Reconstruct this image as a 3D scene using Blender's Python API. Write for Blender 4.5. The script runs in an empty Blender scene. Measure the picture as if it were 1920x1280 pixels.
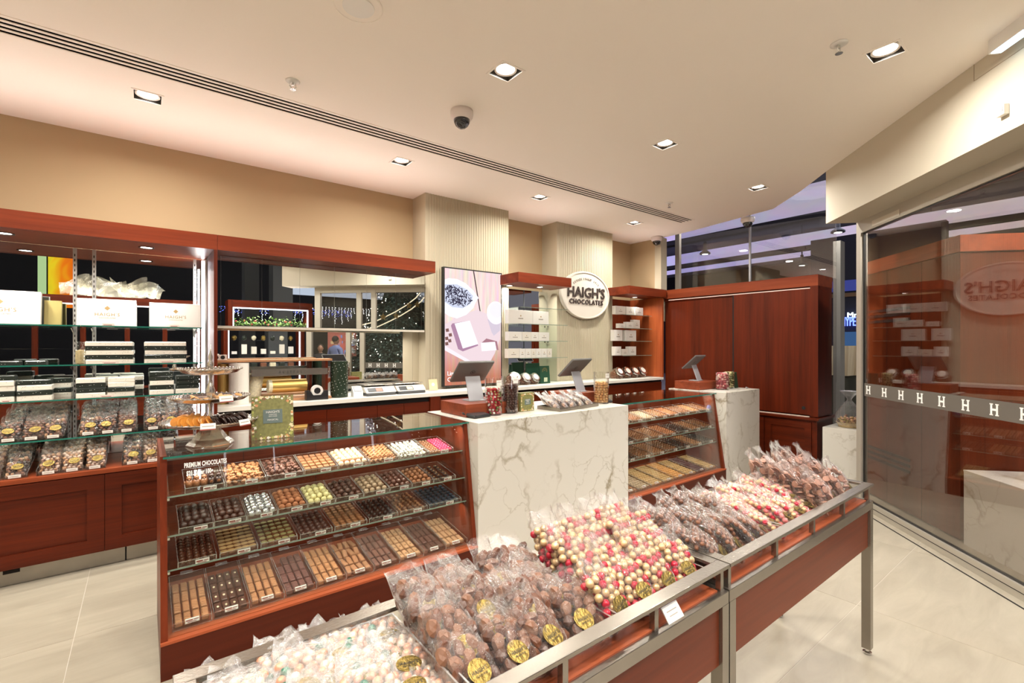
import bpy, math, random
from mathutils import Vector, Matrix
random.seed(7)
R = math.radians
SC = bpy.context.scene
COL = SC.collection

# ---------------------------------------------------------------- camera
HEAD = R(52.1)
FX, FY = math.cos(HEAD), math.sin(HEAD)
RX, RY = FY, -FX
FPX, HZ, CAMZ = 888.0, 648.0, 1.6
cam = bpy.data.cameras.new('camera')
cam.sensor_width = 36.0
cam.lens = FPX / 1920 * 36
cam.shift_y = 8.0 / 1920
cam.clip_start = 0.02
cam.clip_end = 200
camo = bpy.data.objects.new('camera', cam)
COL.objects.link(camo)
camo.location = (0, 0, CAMZ)
camo.rotation_euler = (R(90), 0, HEAD - R(90))
SC.camera = camo

# ---------------------------------------------------------------- world, exposure
W = bpy.data.worlds.new('world')
SC.world = W
W.use_nodes = True
W.node_tree.nodes['Background'].inputs[0].default_value = (0.50, 0.47, 0.55, 1)
W.node_tree.nodes['Background'].inputs[1].default_value = 0.22
SC.view_settings.view_transform = 'Standard'
SC.view_settings.look = 'None'
SC.view_settings.exposure = 0.46
SC.view_settings.gamma = 1.0
SC.view_settings.use_curve_mapping = False
SC.cycles.max_bounces = 9
SC.cycles.diffuse_bounces = 4
SC.cycles.glossy_bounces = 4
SC.cycles.transparent_max_bounces = 24
SC.cycles.sample_clamp_indirect = 6.0
SC.cycles.caustics_reflective = False
SC.cycles.caustics_refractive = False
LAMP_W = 24.0
WARM = (1.0, 0.86, 0.70)
NEUT = (1.0, 0.965, 0.88)
ZC = 3.37          # ceiling height

def area(name, loc, sx, sy, power, color=WARM, rot=(0, 0, 0), spread=180, parent=None):
    l = bpy.data.lights.new(name, 'AREA')
    l.shape = 'RECTANGLE' if sy else 'DISK'
    l.size = sx
    if sy: l.size_y = sy
    l.energy = power
    l.color = color
    l.spread = R(spread)
    o = bpy.data.objects.new(name, l)
    COL.objects.link(o)
    o.location = loc
    o.rotation_euler = rot
    if parent: o.parent = parent
    return o

# ---------------------------------------------------------------- points from the picture at a stated real plane
def ray(u, v):
    k = (u - 960.0) / FPX
    return Vector((FX + k * RX, FY + k * RY, (HZ - v) / FPX))
def on_y(u, v, Y):
    d = ray(u, v); t = Y / d.y
    return Vector((d.x * t, Y, CAMZ + d.z * t))
def on_x(u, v, X):
    d = ray(u, v); t = X / d.x
    return Vector((X, d.y * t, CAMZ + d.z * t))
def on_z(u, v, Z):
    d = ray(u, v); t = (Z - CAMZ) / d.z
    return Vector((d.x * t, d.y * t, Z))
def mirrored(u, v, Ym, Y):          # real point at plane Y that a mirror at Ym shows at (u, v)
    p = on_y(u, v, 2 * Ym - Y)
    return Vector((p.x, Y, p.z))

# ---------------------------------------------------------------- materials
MATS = {}
def nodes_of(name):
    m = bpy.data.materials.new(name); m.use_nodes = True
    nt = m.node_tree
    return m, nt, nt.nodes['Principled BSDF']
def N(nt, t, **kw):
    n = nt.nodes.new(t)
    for k, v in kw.items(): setattr(n, k, v)
    return n
def mat(name, color=(0.8, 0.8, 0.8), rough=0.5, metal=0.0, var=0.0, scale=20.0, bump=0.0, bscale=60.0, spec=0.5, sub=0.0, emit=None, es=1.0, coat=0.0):
    if name in MATS: return MATS[name]
    m, nt, b = nodes_of(name)
    c = (*color, 1)
    b.inputs['Base Color'].default_value = c
    b.inputs['Roughness'].default_value = rough
    b.inputs['Metallic'].default_value = metal
    b.inputs['Specular IOR Level'].default_value = spec
    if coat: b.inputs['Coat Weight'].default_value = coat; b.inputs['Coat Roughness'].default_value = 0.08
    if emit:
        b.inputs['Emission Color'].default_value = (*emit, 1)
        b.inputs['Emission Strength'].default_value = es
    if var or bump:
        tc = N(nt, 'ShaderNodeTexCoord')
    if var:
        no = N(nt, 'ShaderNodeTexNoise'); no.inputs['Scale'].default_value = scale; no.inputs['Detail'].default_value = 4
        nt.links.new(tc.outputs['Object'], no.inputs['Vector'])
        mx = N(nt, 'ShaderNodeMix', data_type='RGBA')
        mx.inputs[6].default_value = (*[x * (1 - var) for x in color], 1)
        mx.inputs[7].default_value = (*[min(1, x * (1 + var)) for x in color], 1)
        nt.links.new(no.outputs['Fac'], mx.inputs[0])
        nt.links.new(mx.outputs[2], b.inputs['Base Color'])
    if bump:
        nb = N(nt, 'ShaderNodeTexNoise'); nb.inputs['Scale'].default_value = bscale; nb.inputs['Detail'].default_value = 3
        nt.links.new(tc.outputs['Object'], nb.inputs['Vector'])
        bp = N(nt, 'ShaderNodeBump'); bp.inputs['Strength'].default_value = bump; bp.inputs['Distance'].default_value = 0.01
        nt.links.new(nb.outputs['Fac'], bp.inputs['Height'])
        nt.links.new(bp.outputs['Normal'], b.inputs['Normal'])
    MATS[name] = m
    return m
def wood(name, axis, dark=(0.045, 0.0065, 0.0022), light=(0.135, 0.0185, 0.0045), rough=0.34, bands=9.0):
    if name in MATS: return MATS[name]
    m, nt, b = nodes_of(name)
    tc = N(nt, 'ShaderNodeTexCoord')
    mp = N(nt, 'ShaderNodeMapping')
    s = [bands, bands, bands]; s[axis] = bands * 0.035
    mp.inputs['Scale'].default_value = s
    nt.links.new(tc.outputs['Object'], mp.inputs['Vector'])
    n1 = N(nt, 'ShaderNodeTexNoise'); n1.inputs['Scale'].default_value = 1.3; n1.inputs['Detail'].default_value = 5; n1.inputs['Roughness'].default_value = 0.6
    n2 = N(nt, 'ShaderNodeTexNoise'); n2.inputs['Scale'].default_value = 12; n2.inputs['Detail'].default_value = 3
    nt.links.new(mp.outputs[0], n1.inputs['Vector']); nt.links.new(mp.outputs[0], n2.inputs['Vector'])
    ad = N(nt, 'ShaderNodeMath', operation='MULTIPLY_ADD'); ad.inputs[1].default_value = 0.35; 
    nt.links.new(n2.outputs['Fac'], ad.inputs[0]); nt.links.new(n1.outputs['Fac'], ad.inputs[2])
    rp = N(nt, 'ShaderNodeValToRGB')
    e = rp.color_ramp.elements
    e[0].position = 0.42; e[0].color = (*dark, 1)
    e[1].position = 0.95; e[1].color = (*light, 1)
    k = rp.color_ramp.elements.new(0.66); k.color = (*[(a * .5 + c * .5) for a, c in zip(dark, light)], 1)
    nt.links.new(ad.outputs[0], rp.inputs[0])
    nt.links.new(rp.outputs[0], b.inputs['Base Color'])
    b.inputs['Roughness'].default_value = rough
    b.inputs['Specular IOR Level'].default_value = 0.20
    MATS[name] = m
    return m
def clear(name, tint=(1, 1, 1), rough=0.0, base=0.04, extra=0.0, white=0.0, bump=0.0, bscale=40.0, power=4.0, haze=(0.9, 0.9, 0.9)):
    """thin clear sheet: mixes straight-through with reflection by angle, plus some scattering"""
    if name in MATS: return MATS[name]
    m, nt, b = nodes_of(name)
    nt.nodes.remove(b)
    out = nt.nodes['Material Output']
    tr = N(nt, 'ShaderNodeBsdfTransparent'); tr.inputs[0].default_value = (*tint, 1)
    gl = N(nt, 'ShaderNodeBsdfGlossy'); gl.inputs['Roughness'].default_value = rough; gl.inputs['Color'].default_value = (1, 1, 1, 1)
    fr = N(nt, 'ShaderNodeLayerWeight'); fr.inputs['Blend'].default_value = 0.5
    pw = N(nt, 'ShaderNodeMath', operation='POWER'); pw.inputs[1].default_value = power
    nt.links.new(fr.outputs['Facing'], pw.inputs[0])
    ma = N(nt, 'ShaderNodeMath', operation='MULTIPLY_ADD'); ma.inputs[1].default_value = 0.9; ma.inputs[2].default_value = base
    ma.use_clamp = True
    nt.links.new(pw.outputs[0], ma.inputs[0])
    mx = N(nt, 'ShaderNodeMixShader')
    nt.links.new(ma.outputs[0], mx.inputs[0]); nt.links.new(tr.outputs[0], mx.inputs[1]); nt.links.new(gl.outputs[0], mx.inputs[2])
    last = mx
    if white:
        df = N(nt, 'ShaderNodeBsdfDiffuse'); df.inputs[0].default_value = (*haze, 1)
        tl = N(nt, 'ShaderNodeBsdfTranslucent'); tl.inputs[0].default_value = (*haze, 1)
        dd = N(nt, 'ShaderNodeMixShader'); dd.inputs[0].default_value = 0.4
        nt.links.new(df.outputs[0], dd.inputs[1]); nt.links.new(tl.outputs[0], dd.inputs[2])
        tc = N(nt, 'ShaderNodeTexCoord')
        no = N(nt, 'ShaderNodeTexNoise'); no.inputs['Scale'].default_value = bscale * 0.5; no.inputs['Detail'].default_value = 5; no.inputs['Roughness'].default_value = 0.7
        nt.links.new(tc.outputs['Object'], no.inputs['Vector'])
        rp = N(nt, 'ShaderNodeMapRange'); rp.inputs[1].default_value = 0.47; rp.inputs[2].default_value = 0.70; rp.inputs[3].default_value = white * 0.15; rp.inputs[4].default_value = white
        nt.links.new(no.outputs['Fac'], rp.inputs[0])
        m2 = N(nt, 'ShaderNodeMixShader')
        nt.links.new(rp.outputs[0], m2.inputs[0]); nt.links.new(mx.outputs[0], m2.inputs[1]); nt.links.new(dd.outputs[0], m2.inputs[2])
        last = m2
    if bump:
        tc = N(nt, 'ShaderNodeTexCoord')
        nb = N(nt, 'ShaderNodeTexNoise'); nb.inputs['Scale'].default_value = bscale; nb.inputs['Detail'].default_value = 4; nb.inputs['Roughness'].default_value = 0.65
        nt.links.new(tc.outputs['Object'], nb.inputs['Vector'])
        bp = N(nt, 'ShaderNodeBump'); bp.inputs['Strength'].default_value = bump; bp.inputs['Distance'].default_value = 0.02
        nt.links.new(nb.outputs['Fac'], bp.inputs['Height'])
        nt.links.new(bp.outputs['Normal'], gl.inputs['Normal'])
    nt.links.new(last.outputs[0], out.inputs[0])
    MATS[name] = m
    return m
def glow(name, color, s):
    if name in MATS: return MATS[name]
    m, nt, b = nodes_of(name)
    nt.nodes.remove(b)
    e = N(nt, 'ShaderNodeEmission'); e.inputs[0].default_value = (*color, 1); e.inputs[1].default_value = s
    nt.links.new(e.outputs[0], nt.nodes['Material Output'].inputs[0])
    MATS[name] = m
    return m

WX, WY, WZ = wood('wood_along_x', 0), wood('wood_along_y', 1), wood('wood_upright', 2, bands=7.0)
WPX = wood('wood_pelmet', 0, dark=(0.10, 0.014, 0.004), light=(0.26, 0.043, 0.012), bands=7)
WSH = wood('wood_deck', 0, dark=(0.30, 0.060, 0.022), light=(0.46, 0.115, 0.045), bands=7)
DARKGAP = mat('dark_gap', (0.012, 0.009, 0.008), 0.9)
PAINT = mat('ceiling_paint', (0.95, 0.885, 0.82), 0.85, var=0.01, scale=1.5)
TAN = mat('tan_paint', (.46, .342, .20), 0.8, var=0.02, scale=2)
CREAM = mat('cream_paint', (0.4845, 0.425, 0.3102), 0.7, var=0.01, scale=2)
BULK = mat('bulkhead_paint', (0.578, 0.5185, 0.4165), 0.85)
WHITE = mat('white_plastic', (0.85, 0.83, 0.80), 0.4)
BLACK = mat('black_plastic', (0.015, 0.015, 0.016), 0.3)
DGREY = mat('dark_grey_plastic', (0.045, 0.047, 0.05), 0.4)
GREY = mat('grey_plastic', (0.26, 0.26, 0.27), 0.4)
LGREY = mat('light_grey_plastic', (0.55, 0.55, 0.55), 0.4)
STEEL = mat('brushed_steel', (0.306, 0.2762, 0.238), 0.27, 0.9, var=0.15, scale=8, bump=0.05, bscale=150)
CHROME = mat('chrome', (0.75, 0.74, 0.72), 0.12, 1.0)
ALU = mat('door_aluminium', (0.527, 0.4845, 0.4165), 0.42, 0.6)
MIRROR = mat('mirror_silver', (0.84, 0.87, 0.86), 0.0, 1.0)
CARD = mat('white_card', (0.78, 0.745, 0.70), 0.55)
CARDPINK = mat('ivory_card', (0.74, 0.69, 0.62), 0.5)
GOLD = mat('gold_foil', (0.25, 0.175, 0.050), 0.36, 0.9, bump=1.0, bscale=70)
GOLDPAPER = mat('gold_paper', (0.62, 0.40, 0.12), 0.30, 0.7)
INK = mat('black_ink', (0.02, 0.018, 0.016), 0.6)
GREYINK = mat('grey_ink', (0.35, 0.31, 0.26), 0.6)
GOLDINK = mat('gold_ink', (0.38, 0.24, 0.09), 0.5)
REDINK = mat('maroon_ink', (0.25, 0.04, 0.03), 0.6)
WHITEINK = mat('white_vinyl', (0.9, 0.88, 0.86), 0.6)
GLASS = clear('clear_glass', (0.96, 0.99, 0.97), 0.0, 0.03, power=3.5)
FGLASS = clear('shopfront_glass', (0.86, 0.84, 0.82), 0.0, 0.032, power=3.0)
FGLASS2 = clear('far_glazing', (0.9, 0.9, 0.9), 0.0, 0.10, power=3.0)
GEDGE = mat('green_glass_edge', (0.02, 0.16, 0.12), 0.15)
ACRY = clear('acrylic', (0.985, 0.985, 0.985), 0.03, 0.025, power=3.5)
AEDGE = clear('acrylic_edge', (0.9, 0.9, 0.9), 0.15, 0.30, white=0.45, power=2)
FILM = clear('crinkled_film', (0.99, 0.985, 0.98), 0.13, 0.045, white=0.08, bump=1.0, bscale=38.0, power=2.2)
FILMW = clear('frosty_film', (0.98, 0.98, 0.98), 0.16, 0.08, white=0.34, bump=1.0, bscale=46.0, power=1.9)
LED = glow('led_white', (0.95, 0.93, 1.0), 7.0)
LAMPLENS = glow('lamp_lens', (1.0, 0.95, 0.88), 14.0)

def marble(name):
    m, nt, b = nodes_of(name)
    tc = N(nt, 'ShaderNodeTexCoord')
    mp = N(nt, 'ShaderNodeMapping'); mp.inputs['Rotation'].default_value = (0.2, 0.9, 0.3)
    nt.links.new(tc.outputs['Object'], mp.inputs['Vector'])
    w = N(nt, 'ShaderNodeTexNoise'); w.inputs['Scale'].default_value = 2.4; w.inputs['Detail'].default_value = 7; w.inputs['Roughness'].default_value = 0.55
    nt.links.new(mp.outputs[0], w.inputs['Vector'])
    vm = N(nt, 'ShaderNodeVectorMath', operation='MULTIPLY_ADD')
    vm.inputs[1].default_value = (0.55, 0.55, 0.55)
    nt.links.new(w.outputs['Color'], vm.inputs[0]); nt.links.new(mp.outputs[0], vm.inputs[2])
    facs = []
    for sc, wd, st in ((1.35, 0.030, 1.0), (2.9, 0.018, 0.65)):
        vo = N(nt, 'ShaderNodeTexVoronoi', feature='DISTANCE_TO_EDGE'); vo.inputs['Scale'].default_value = sc
        nt.links.new(vm.outputs[0], vo.inputs['Vector'])
        r = N(nt, 'ShaderNodeMapRange'); r.inputs[1].default_value = 0.0; r.inputs[2].default_value = wd; r.inputs[3].default_value = st; r.inputs[4].default_value = 0.0
        nt.links.new(vo.outputs['Distance'], r.inputs[0]); facs.append(r)
    msk = N(nt, 'ShaderNodeTexNoise'); msk.inputs['Scale'].default_value = 1.7; msk.inputs['Detail'].default_value = 2
    nt.links.new(tc.outputs['Object'], msk.inputs['Vector'])
    mr = N(nt, 'ShaderNodeMapRange'); mr.inputs[1].default_value = 0.36; mr.inputs[2].default_value = 0.58
    nt.links.new(msk.outputs['Fac'], mr.inputs[0])
    mxx = N(nt, 'ShaderNodeMath', operation='MAXIMUM')
    nt.links.new(facs[0].outputs[0], mxx.inputs[0]); nt.links.new(facs[1].outputs[0], mxx.inputs[1])
    ml = N(nt, 'ShaderNodeMath', operation='MULTIPLY')
    nt.links.new(mxx.outputs[0], ml.inputs[0]); nt.links.new(mr.outputs[0], ml.inputs[1])
    mx = N(nt, 'ShaderNodeMix', data_type='RGBA')
    mx.inputs[6].default_value = (0.64, 0.61, 0.55, 1); mx.inputs[7].default_value = (0.27, 0.22, 0.14, 1)
    nt.links.new(ml.outputs[0], mx.inputs[0]); nt.links.new(mx.outputs[2], b.inputs['Base Color'])
    b.inputs['Roughness'].default_value = 0.28
    MATS[name] = m
    return m
MARBLE = marble('veined_marble')

def stone(name):
    m, nt, b = nodes_of(name)
    tc = N(nt, 'ShaderNodeTexCoord'); oi = N(nt, 'ShaderNodeObjectInfo')
    mp = N(nt, 'ShaderNodeMapping'); mp.inputs['Rotation'].default_value = (0, 0, 0.35); mp.inputs['Scale'].default_value = (1.2, 5.5, 3)
    ad = N(nt, 'ShaderNodeVectorMath', operation='MULTIPLY_ADD'); ad.inputs[1].default_value = (9, 7, 5)
    cx = N(nt, 'ShaderNodeCombineXYZ')
    for i in range(3): nt.links.new(oi.outputs['Random'], cx.inputs[i])
    nt.links.new(cx.outputs[0], ad.inputs[0]); nt.links.new(tc.outputs['Object'], ad.inputs[2])
    nt.links.new(ad.outputs[0], mp.inputs['Vector'])
    n1 = N(nt, 'ShaderNodeTexNoise'); n1.inputs['Scale'].default_value = 1.6; n1.inputs['Detail'].default_value = 8; n1.inputs['Roughness'].default_value = 0.62; n1.inputs['Distortion'].default_value = 0.6
    nt.links.new(mp.outputs[0], n1.inputs['Vector'])
    rp = N(nt, 'ShaderNodeValToRGB'); e = rp.color_ramp.elements
    e[0].position = 0.30; e[0].color = (0.325, 0.285, 0.22, 1); e[1].position = 0.72; e[1].color = (0.42, 0.375, 0.295, 1)
    nt.links.new(n1.outputs['Fac'], rp.inputs[0]); nt.links.new(rp.outputs[0], b.inputs['Base Color'])
    b.inputs['Roughness'].default_value = 0.33
    MATS[name] = m
    return m
STONE = stone('floor_stone')

# ---------------------------------------------------------------- mesh builder
class MB:
    def __init__(s): s.v = []; s.f = []; s.m = []; s.mi = 0
    def add(s, vs, fs):
        o = len(s.v); s.v += [tuple(p) for p in vs]
        s.f += [tuple(i + o for i in f) for f in fs]; s.m += [s.mi] * len(fs)
        return s
    def box(s, x0, x1, y0, y1, z0, z1, M=None):
        vs = [Vector(p) for p in ((x0,y0,z0),(x1,y0,z0),(x1,y1,z0),(x0,y1,z0),(x0,y0,z1),(x1,y0,z1),(x1,y1,z1),(x0,y1,z1))]
        if M: vs = [M @ p for p in vs]
        return s.add(vs, ((0,3,2,1),(4,5,6,7),(0,1,5,4),(1,2,6,5),(2,3,7,6),(3,0,4,7)))
    def rbox(s, x0, x1, y0, y1, z0, z1, r, M=None, seg=2):
        """box with rounded upright and top edges (stack of inset outlines)"""
        r = min(r, (x1-x0)*.49, (y1-y0)*.49, (z1-z0)*.9)
        rings = []
        prof = [(0, z0)] + [(0, z1 - r)] + [(r * (1 - math.cos(a)), z1 - r + r * math.sin(a)) for a in [R(90) * (i + 1) / seg for i in range(seg)]]
        vs = []
        for ins, z in prof:
            q = max(r - ins, 0.0002)
            for cx, cy, a0 in ((x1-r, y1-r, 0), (x0+r, y1-r, 90), (x0+r, y0+r, 180), (x1-r, y0+r, 270)):
                for k in range(3):
                    a = R(a0 + 45 * k)
                    vs.append(Vector((cx + q * math.cos(a), cy + q * math.sin(a), z)))
        n = 12; fs = []
        for i in range(len(prof) - 1):
            for k in range(n):
                fs.append((i*n+k, i*n+(k+1)%n, (i+1)*n+(k+1)%n, (i+1)*n+k))
        fs.append(tuple(range(n-1, -1, -1))); fs.append(tuple(range((len(prof)-1)*n, len(prof)*n)))
        if M: vs = [M @ p for p in vs]
        return s.add(vs, fs)
    def prism(s, poly, d, M=None):
        """polygon (list of 3-D points) pushed along vector d"""
        n = len(poly); d = Vector(d)
        vs = [Vector(p) for p in poly] + [Vector(p) + d for p in poly]
        if M: vs = [M @ p for p in vs]
        fs = [tuple(range(n - 1, -1, -1)), tuple(range(n, 2 * n))] + [(i, (i+1) % n, n + (i+1) % n, n + i) for i in range(n)]
        return s.add(vs, fs)
    def lathe(s, prof, c=(0,0,0), n=24, M=None, sx=1.0, sy=1.0, cap=True):
        vs = []; c = Vector(c)
        for r, z in prof:
            for k in range(n):
                a = 2 * math.pi * k / n
                vs.append(c + Vector((r * sx * math.cos(a), r * sy * math.sin(a), z)))
        fs = []
        for i in range(len(prof) - 1):
            for k in range(n):
                fs.append((i*n+k, i*n+(k+1)%n, (i+1)*n+(k+1)%n, (i+1)*n+k))
        if cap:
            fs.append(tuple(range(n-1, -1, -1))); fs.append(tuple(range((len(prof)-1)*n, len(prof)*n)))
        if M: vs = [M @ p for p in vs]
        return s.add(vs, fs)
    def tube(s, pts, r, n=8, M=None):
        pts = [Vector(p) for p in pts]; vs = []; L = len(pts)
        for i, p in enumerate(pts):
            d = (pts[min(i+1, L-1)] - pts[max(i-1, 0)]).normalized()
            a = Vector((0,0,1)) if abs(d.z) < 0.9 else Vector((1,0,0))
            x = d.cross(a).normalized(); y = d.cross(x)
            rr = r[i] if isinstance(r, (list, tuple)) else r
            for k in range(n):
                t = 2 * math.pi * k / n
                vs.append(p + x * rr * math.cos(t) + y * rr * math.sin(t))
        fs = []
        for i in range(L - 1):
            for k in range(n): fs.append((i*n+k, i*n+(k+1)%n, (i+1)*n+(k+1)%n, (i+1)*n+k))
        fs.append(tuple(range(n-1,-1,-1))); fs.append(tuple(range((L-1)*n, L*n)))
        if M: vs = [M @ p for p in vs]
        return s.add(vs, fs)
    def blob(s, c, rx, ry=None, rz=None, lv=1, jit=0.0, M=None, rnd=random):
        V0, F0 = ICO[lv]
        ry = ry or rx; rz = rz or rx
        vs = []
        for p in V0:
            j = 1 + (rnd.uniform(-jit, jit) if jit else 0)
            vs.append(Vector((p[0]*rx*j, p[1]*ry*j, p[2]*rz*j)))
        if M: vs = [M @ p for p in vs]
        c = Vector(c)
        return s.add([p + c for p in vs], F0)
    def quad(s, a, b, c, d): return s.add([a, b, c, d], [(0,1,2,3)])
    def mesh(s, name, mats, smooth=False):
        me = bpy.data.meshes.new(name)
        me.from_pydata(s.v, [], s.f)
        if not isinstance(mats, (list, tuple)): mats = [mats]
        for m in mats: me.materials.append(m)
        if len(mats) > 1: me.polygons.foreach_set('material_index', s.m)
        if smooth: me.polygons.foreach_set('use_smooth', [True] * len(s.f))
        me.update()
        return me
    def build(s, name, mats, parent=None, world=False, smooth=False, kind=None, label=None, bevel=0.0):
        if world and parent:
            inv = wm(parent).inverted()
            s.v = [tuple(inv @ Vector(p)) for p in s.v]
        me = s.mesh(name, mats, smooth)
        o = link(name, me, parent)
        if kind: o['kind'] = kind
        if label: o['label'] = label
        if bevel:
            b = o.modifiers.new('bevel', 'BEVEL'); b.width = bevel; b.segments = 2; b.limit_method = 'ANGLE'
        return o
def make_ico(lv):
    import bmesh
    b = bmesh.new(); bmesh.ops.create_icosphere(b, subdivisions=lv, radius=1.0)
    b.verts.ensure_lookup_table()
    V0 = [tuple(v.co) for v in b.verts]; F0 = [tuple(v.index for v in f.verts) for f in b.faces]
    b.free(); return V0, F0
ICO = {1: make_ico(1), 2: make_ico(2), 3: make_ico(3)}
def wm(o):
    M = xform(o)
    while o.parent: o = o.parent; M = xform(o) @ M
    return M
def xform(o):
    return Matrix.LocRotScale(o.location, o.rotation_euler, o.scale)
def link(name, data, parent=None):
    o = bpy.data.objects.new(name, data); COL.objects.link(o)
    if parent: o.parent = parent
    return o
def tag(o, label=None, cat=None, group=None, kind=None):
    if label: o['label'] = label
    if cat: o['category'] = cat
    if group: o['group'] = group
    if kind: o['kind'] = kind
    return o
def thing(name, label, cat, loc=(0,0,0), rz=0.0, group=None, rot=None):
    o = link(name, None); o.location = loc
    o.rotation_euler = rot if rot else (0, 0, rz)
    o.empty_display_size = 0.05
    return tag(o, label, cat, group)
CHILDREN = {}
def copy_tree(src, kids, loc=None, rot=None, label=None, group=None):
    r = src.copy(); COL.objects.link(r)
    if loc is not None: r.location = loc
    if rot is not None: r.rotation_euler = rot
    if label: r['label'] = label
    if group: r['group'] = group
    for ch, gk in kids:
        c = ch.copy(); COL.objects.link(c); c.parent = r
        for g in gk:
            d = g.copy(); COL.objects.link(d); d.parent = c
    return r
def kids_of(o):
    return [(c, list(c.children)) for c in o.children]
TXT = {}
def text_mesh(body, size, depth=0.0008, spacing=1.0, align='CENTER', bold=0.0):
    key = (body, size, depth, spacing, align, bold)
    if key in TXT: return TXT[key]
    cu = bpy.data.curves.new('t', 'FONT'); cu.body = body; cu.size = size; cu.extrude = depth
    cu.align_x = align; cu.align_y = 'CENTER'; cu.space_character = spacing; cu.resolution_u = 2; cu.offset = bold
    ob = bpy.data.objects.new('t', cu); COL.objects.link(ob)
    dg = bpy.context.evaluated_depsgraph_get()
    me = bpy.data.meshes.new_from_object(ob.evaluated_get(dg))
    bpy.data.objects.remove(ob); bpy.data.curves.remove(cu)
    TXT[key] = me
    return me
def text(name, body, size, m, parent, M, depth=0.0008, spacing=1.0, bold=0, align='CENTER', flipx=False):
    me = text_mesh(body, size, depth, spacing, align, bold).copy()
    me.transform(M); me.materials.clear(); me.materials.append(m)
    return link(name, me, parent)
def facing(loc, rx=90, rz=0, ry=0):      # text plane standing up, read from -Y
    return Matrix.Translation(loc) @ Matrix.Rotation(R(rz), 4, 'Z') @ Matrix.Rotation(R(ry), 4, 'Y') @ Matrix.Rotation(R(rx), 4, 'X')
ORD = ['first','second','third','fourth','fifth','sixth','seventh','eighth','ninth','tenth','eleventh','twelfth']
# ================================================================ ROOM
GD = Vector((0.7276, 0.6860, 0))           # direction of the slanted shopfront
GN = Vector((0.6860, -0.7276, 0))          # outward
BH = Vector((5.48, 1.84, 0))               # far end of the bulkhead's inner face
GP = Vector((5.67, 1.583, 0))              # door post in the glass line
ZB = 2.84
def along(P, t, off=0.0, z=0.0): 
    q = P - GD * t + GN * off
    return Vector((q.x, q.y, z))

f = MB(); f.box(-16, 34, -22, 22, -0.06, -0.0012)
fl = f.build('floor', mat('grout', (0.58, 0.54, 0.47), 0.7), kind='structure')
tm = MB().box(0.0015, 1.2585, 0.0015, 1.2585, -0.0012, 0.0).mesh('tile', STONE)
for i in range(-4, 7):
    for j in range(-3, 4):
        x, y = -0.30 + 1.26 * i, 1.0 + 1.26 * j
        t = link('tile', tm, fl); t.location = (x, y, 0)

# downlights: pixel places seen on the ceiling, then more behind the camera
DL = [on_z(u, v, ZC) for u, v in ((277,182),(948,135),(1660,98),(753,303),(1247,271),(1012,370),(1421,352),(1189,418))]
DLX = [Vector(p) for p in ((-1.3,3.4,ZC),(-2.0,1.7,ZC),(-0.6,1.0,ZC),(0.9,0.55,ZC),(0.3,-0.35,ZC),(1.6,-0.6,ZC),(-1.3,-0.4,ZC))]
SPR = [on_z(u, v, ZC) for u, v in ((549,152),(1573,82),(1255,380))]
def poly_holes(outer, holes, z, name, mats):
    cu = bpy.data.curves.new('c', 'CURVE'); cu.dimensions = '2D'; cu.fill_mode = 'BOTH'; cu.extrude = 0
    for pts in [outer] + holes:
        sp = cu.splines.new('POLY'); sp.points.add(len(pts) - 1); sp.use_cyclic_u = True
        for i, p in enumerate(pts): sp.points[i].co = (p[0], p[1], 0, 1)
    ob = bpy.data.objects.new('c', cu); COL.objects.link(ob)
    me = bpy.data.meshes.new_from_object(ob.evaluated_get(bpy.context.evaluated_depsgraph_get()))
    bpy.data.objects.remove(ob); bpy.data.curves.remove(cu)
    me.transform(Matrix.Translation((0, 0, z))); me.materials.clear(); me.materials.append(mats)
    return me
e0 = along(BH, 4.35)
outer = [(-2.7,5.35),(6.72,5.35),(6.73,4.63),(6.67,4.03),(6.43,2.76),(5.93,2.24),(5.48,1.84),(e0.x,e0.y),(1.9,-1.2),(-2.7,-1.2)]
LS = 0.078
holes = [[(p.x-LS,p.y-LS),(p.x+LS,p.y-LS),(p.x+LS,p.y+LS),(p.x-LS,p.y+LS)] for p in DL + DLX]
SLY = [3.715, 3.765, 3.815, 3.865]
for sy in SLY: holes.append([(-2.6,sy-.012),(6.1,sy-.012),(6.1,sy+.012),(-2.6,sy+.012)])
ce = link('ceiling', poly_holes(outer, holes, ZC, 'ceiling', PAINT)); ce['kind'] = 'structure'
mb = MB()
for i in range(len(outer)):
    a, b_ = outer[i], outer[(i+1) % len(outer)]
    mb.quad((a[0],a[1],ZC),(b_[0],b_[1],ZC),(b_[0],b_[1],ZC+.16),(a[0],a[1],ZC+.16))
mb.build('ceiling_edge', PAINT, ce, kind=None)
mb = MB(); mb.prism([(p[0],p[1],ZC+.16) for p in outer], (0,0,.05)); mb.build('ceiling_void', DARKGAP, ce)
# linear slot diffuser (blades between the four black slots)
sd = thing('slot_diffuser', 'long white linear air diffuser with four black slots across the ceiling', 'air vent', (0, 3.79, ZC))
mb = MB()
for sy in SLY: mb.box(-2.6, 6.1, sy-.013, sy+.013, ZC+.012, ZC+.03)
mb.build('slot', mat('slot_black', (0.02, 0.016, 0.012), 0.8), sd, True)
for sy in (3.74, 3.79, 3.84): MB().box(-2.6, 6.1, sy-.011, sy+.011, ZC-.002, ZC+.002).build('blade', PAINT, sd, True)
mb = MB().box(-2.6,6.12,3.672,3.700,ZC-.003,ZC+.001).box(-2.6,6.12,3.880,3.905,ZC-.003,ZC+.001)
mb.build('flange', PAINT, sd, True)

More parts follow.
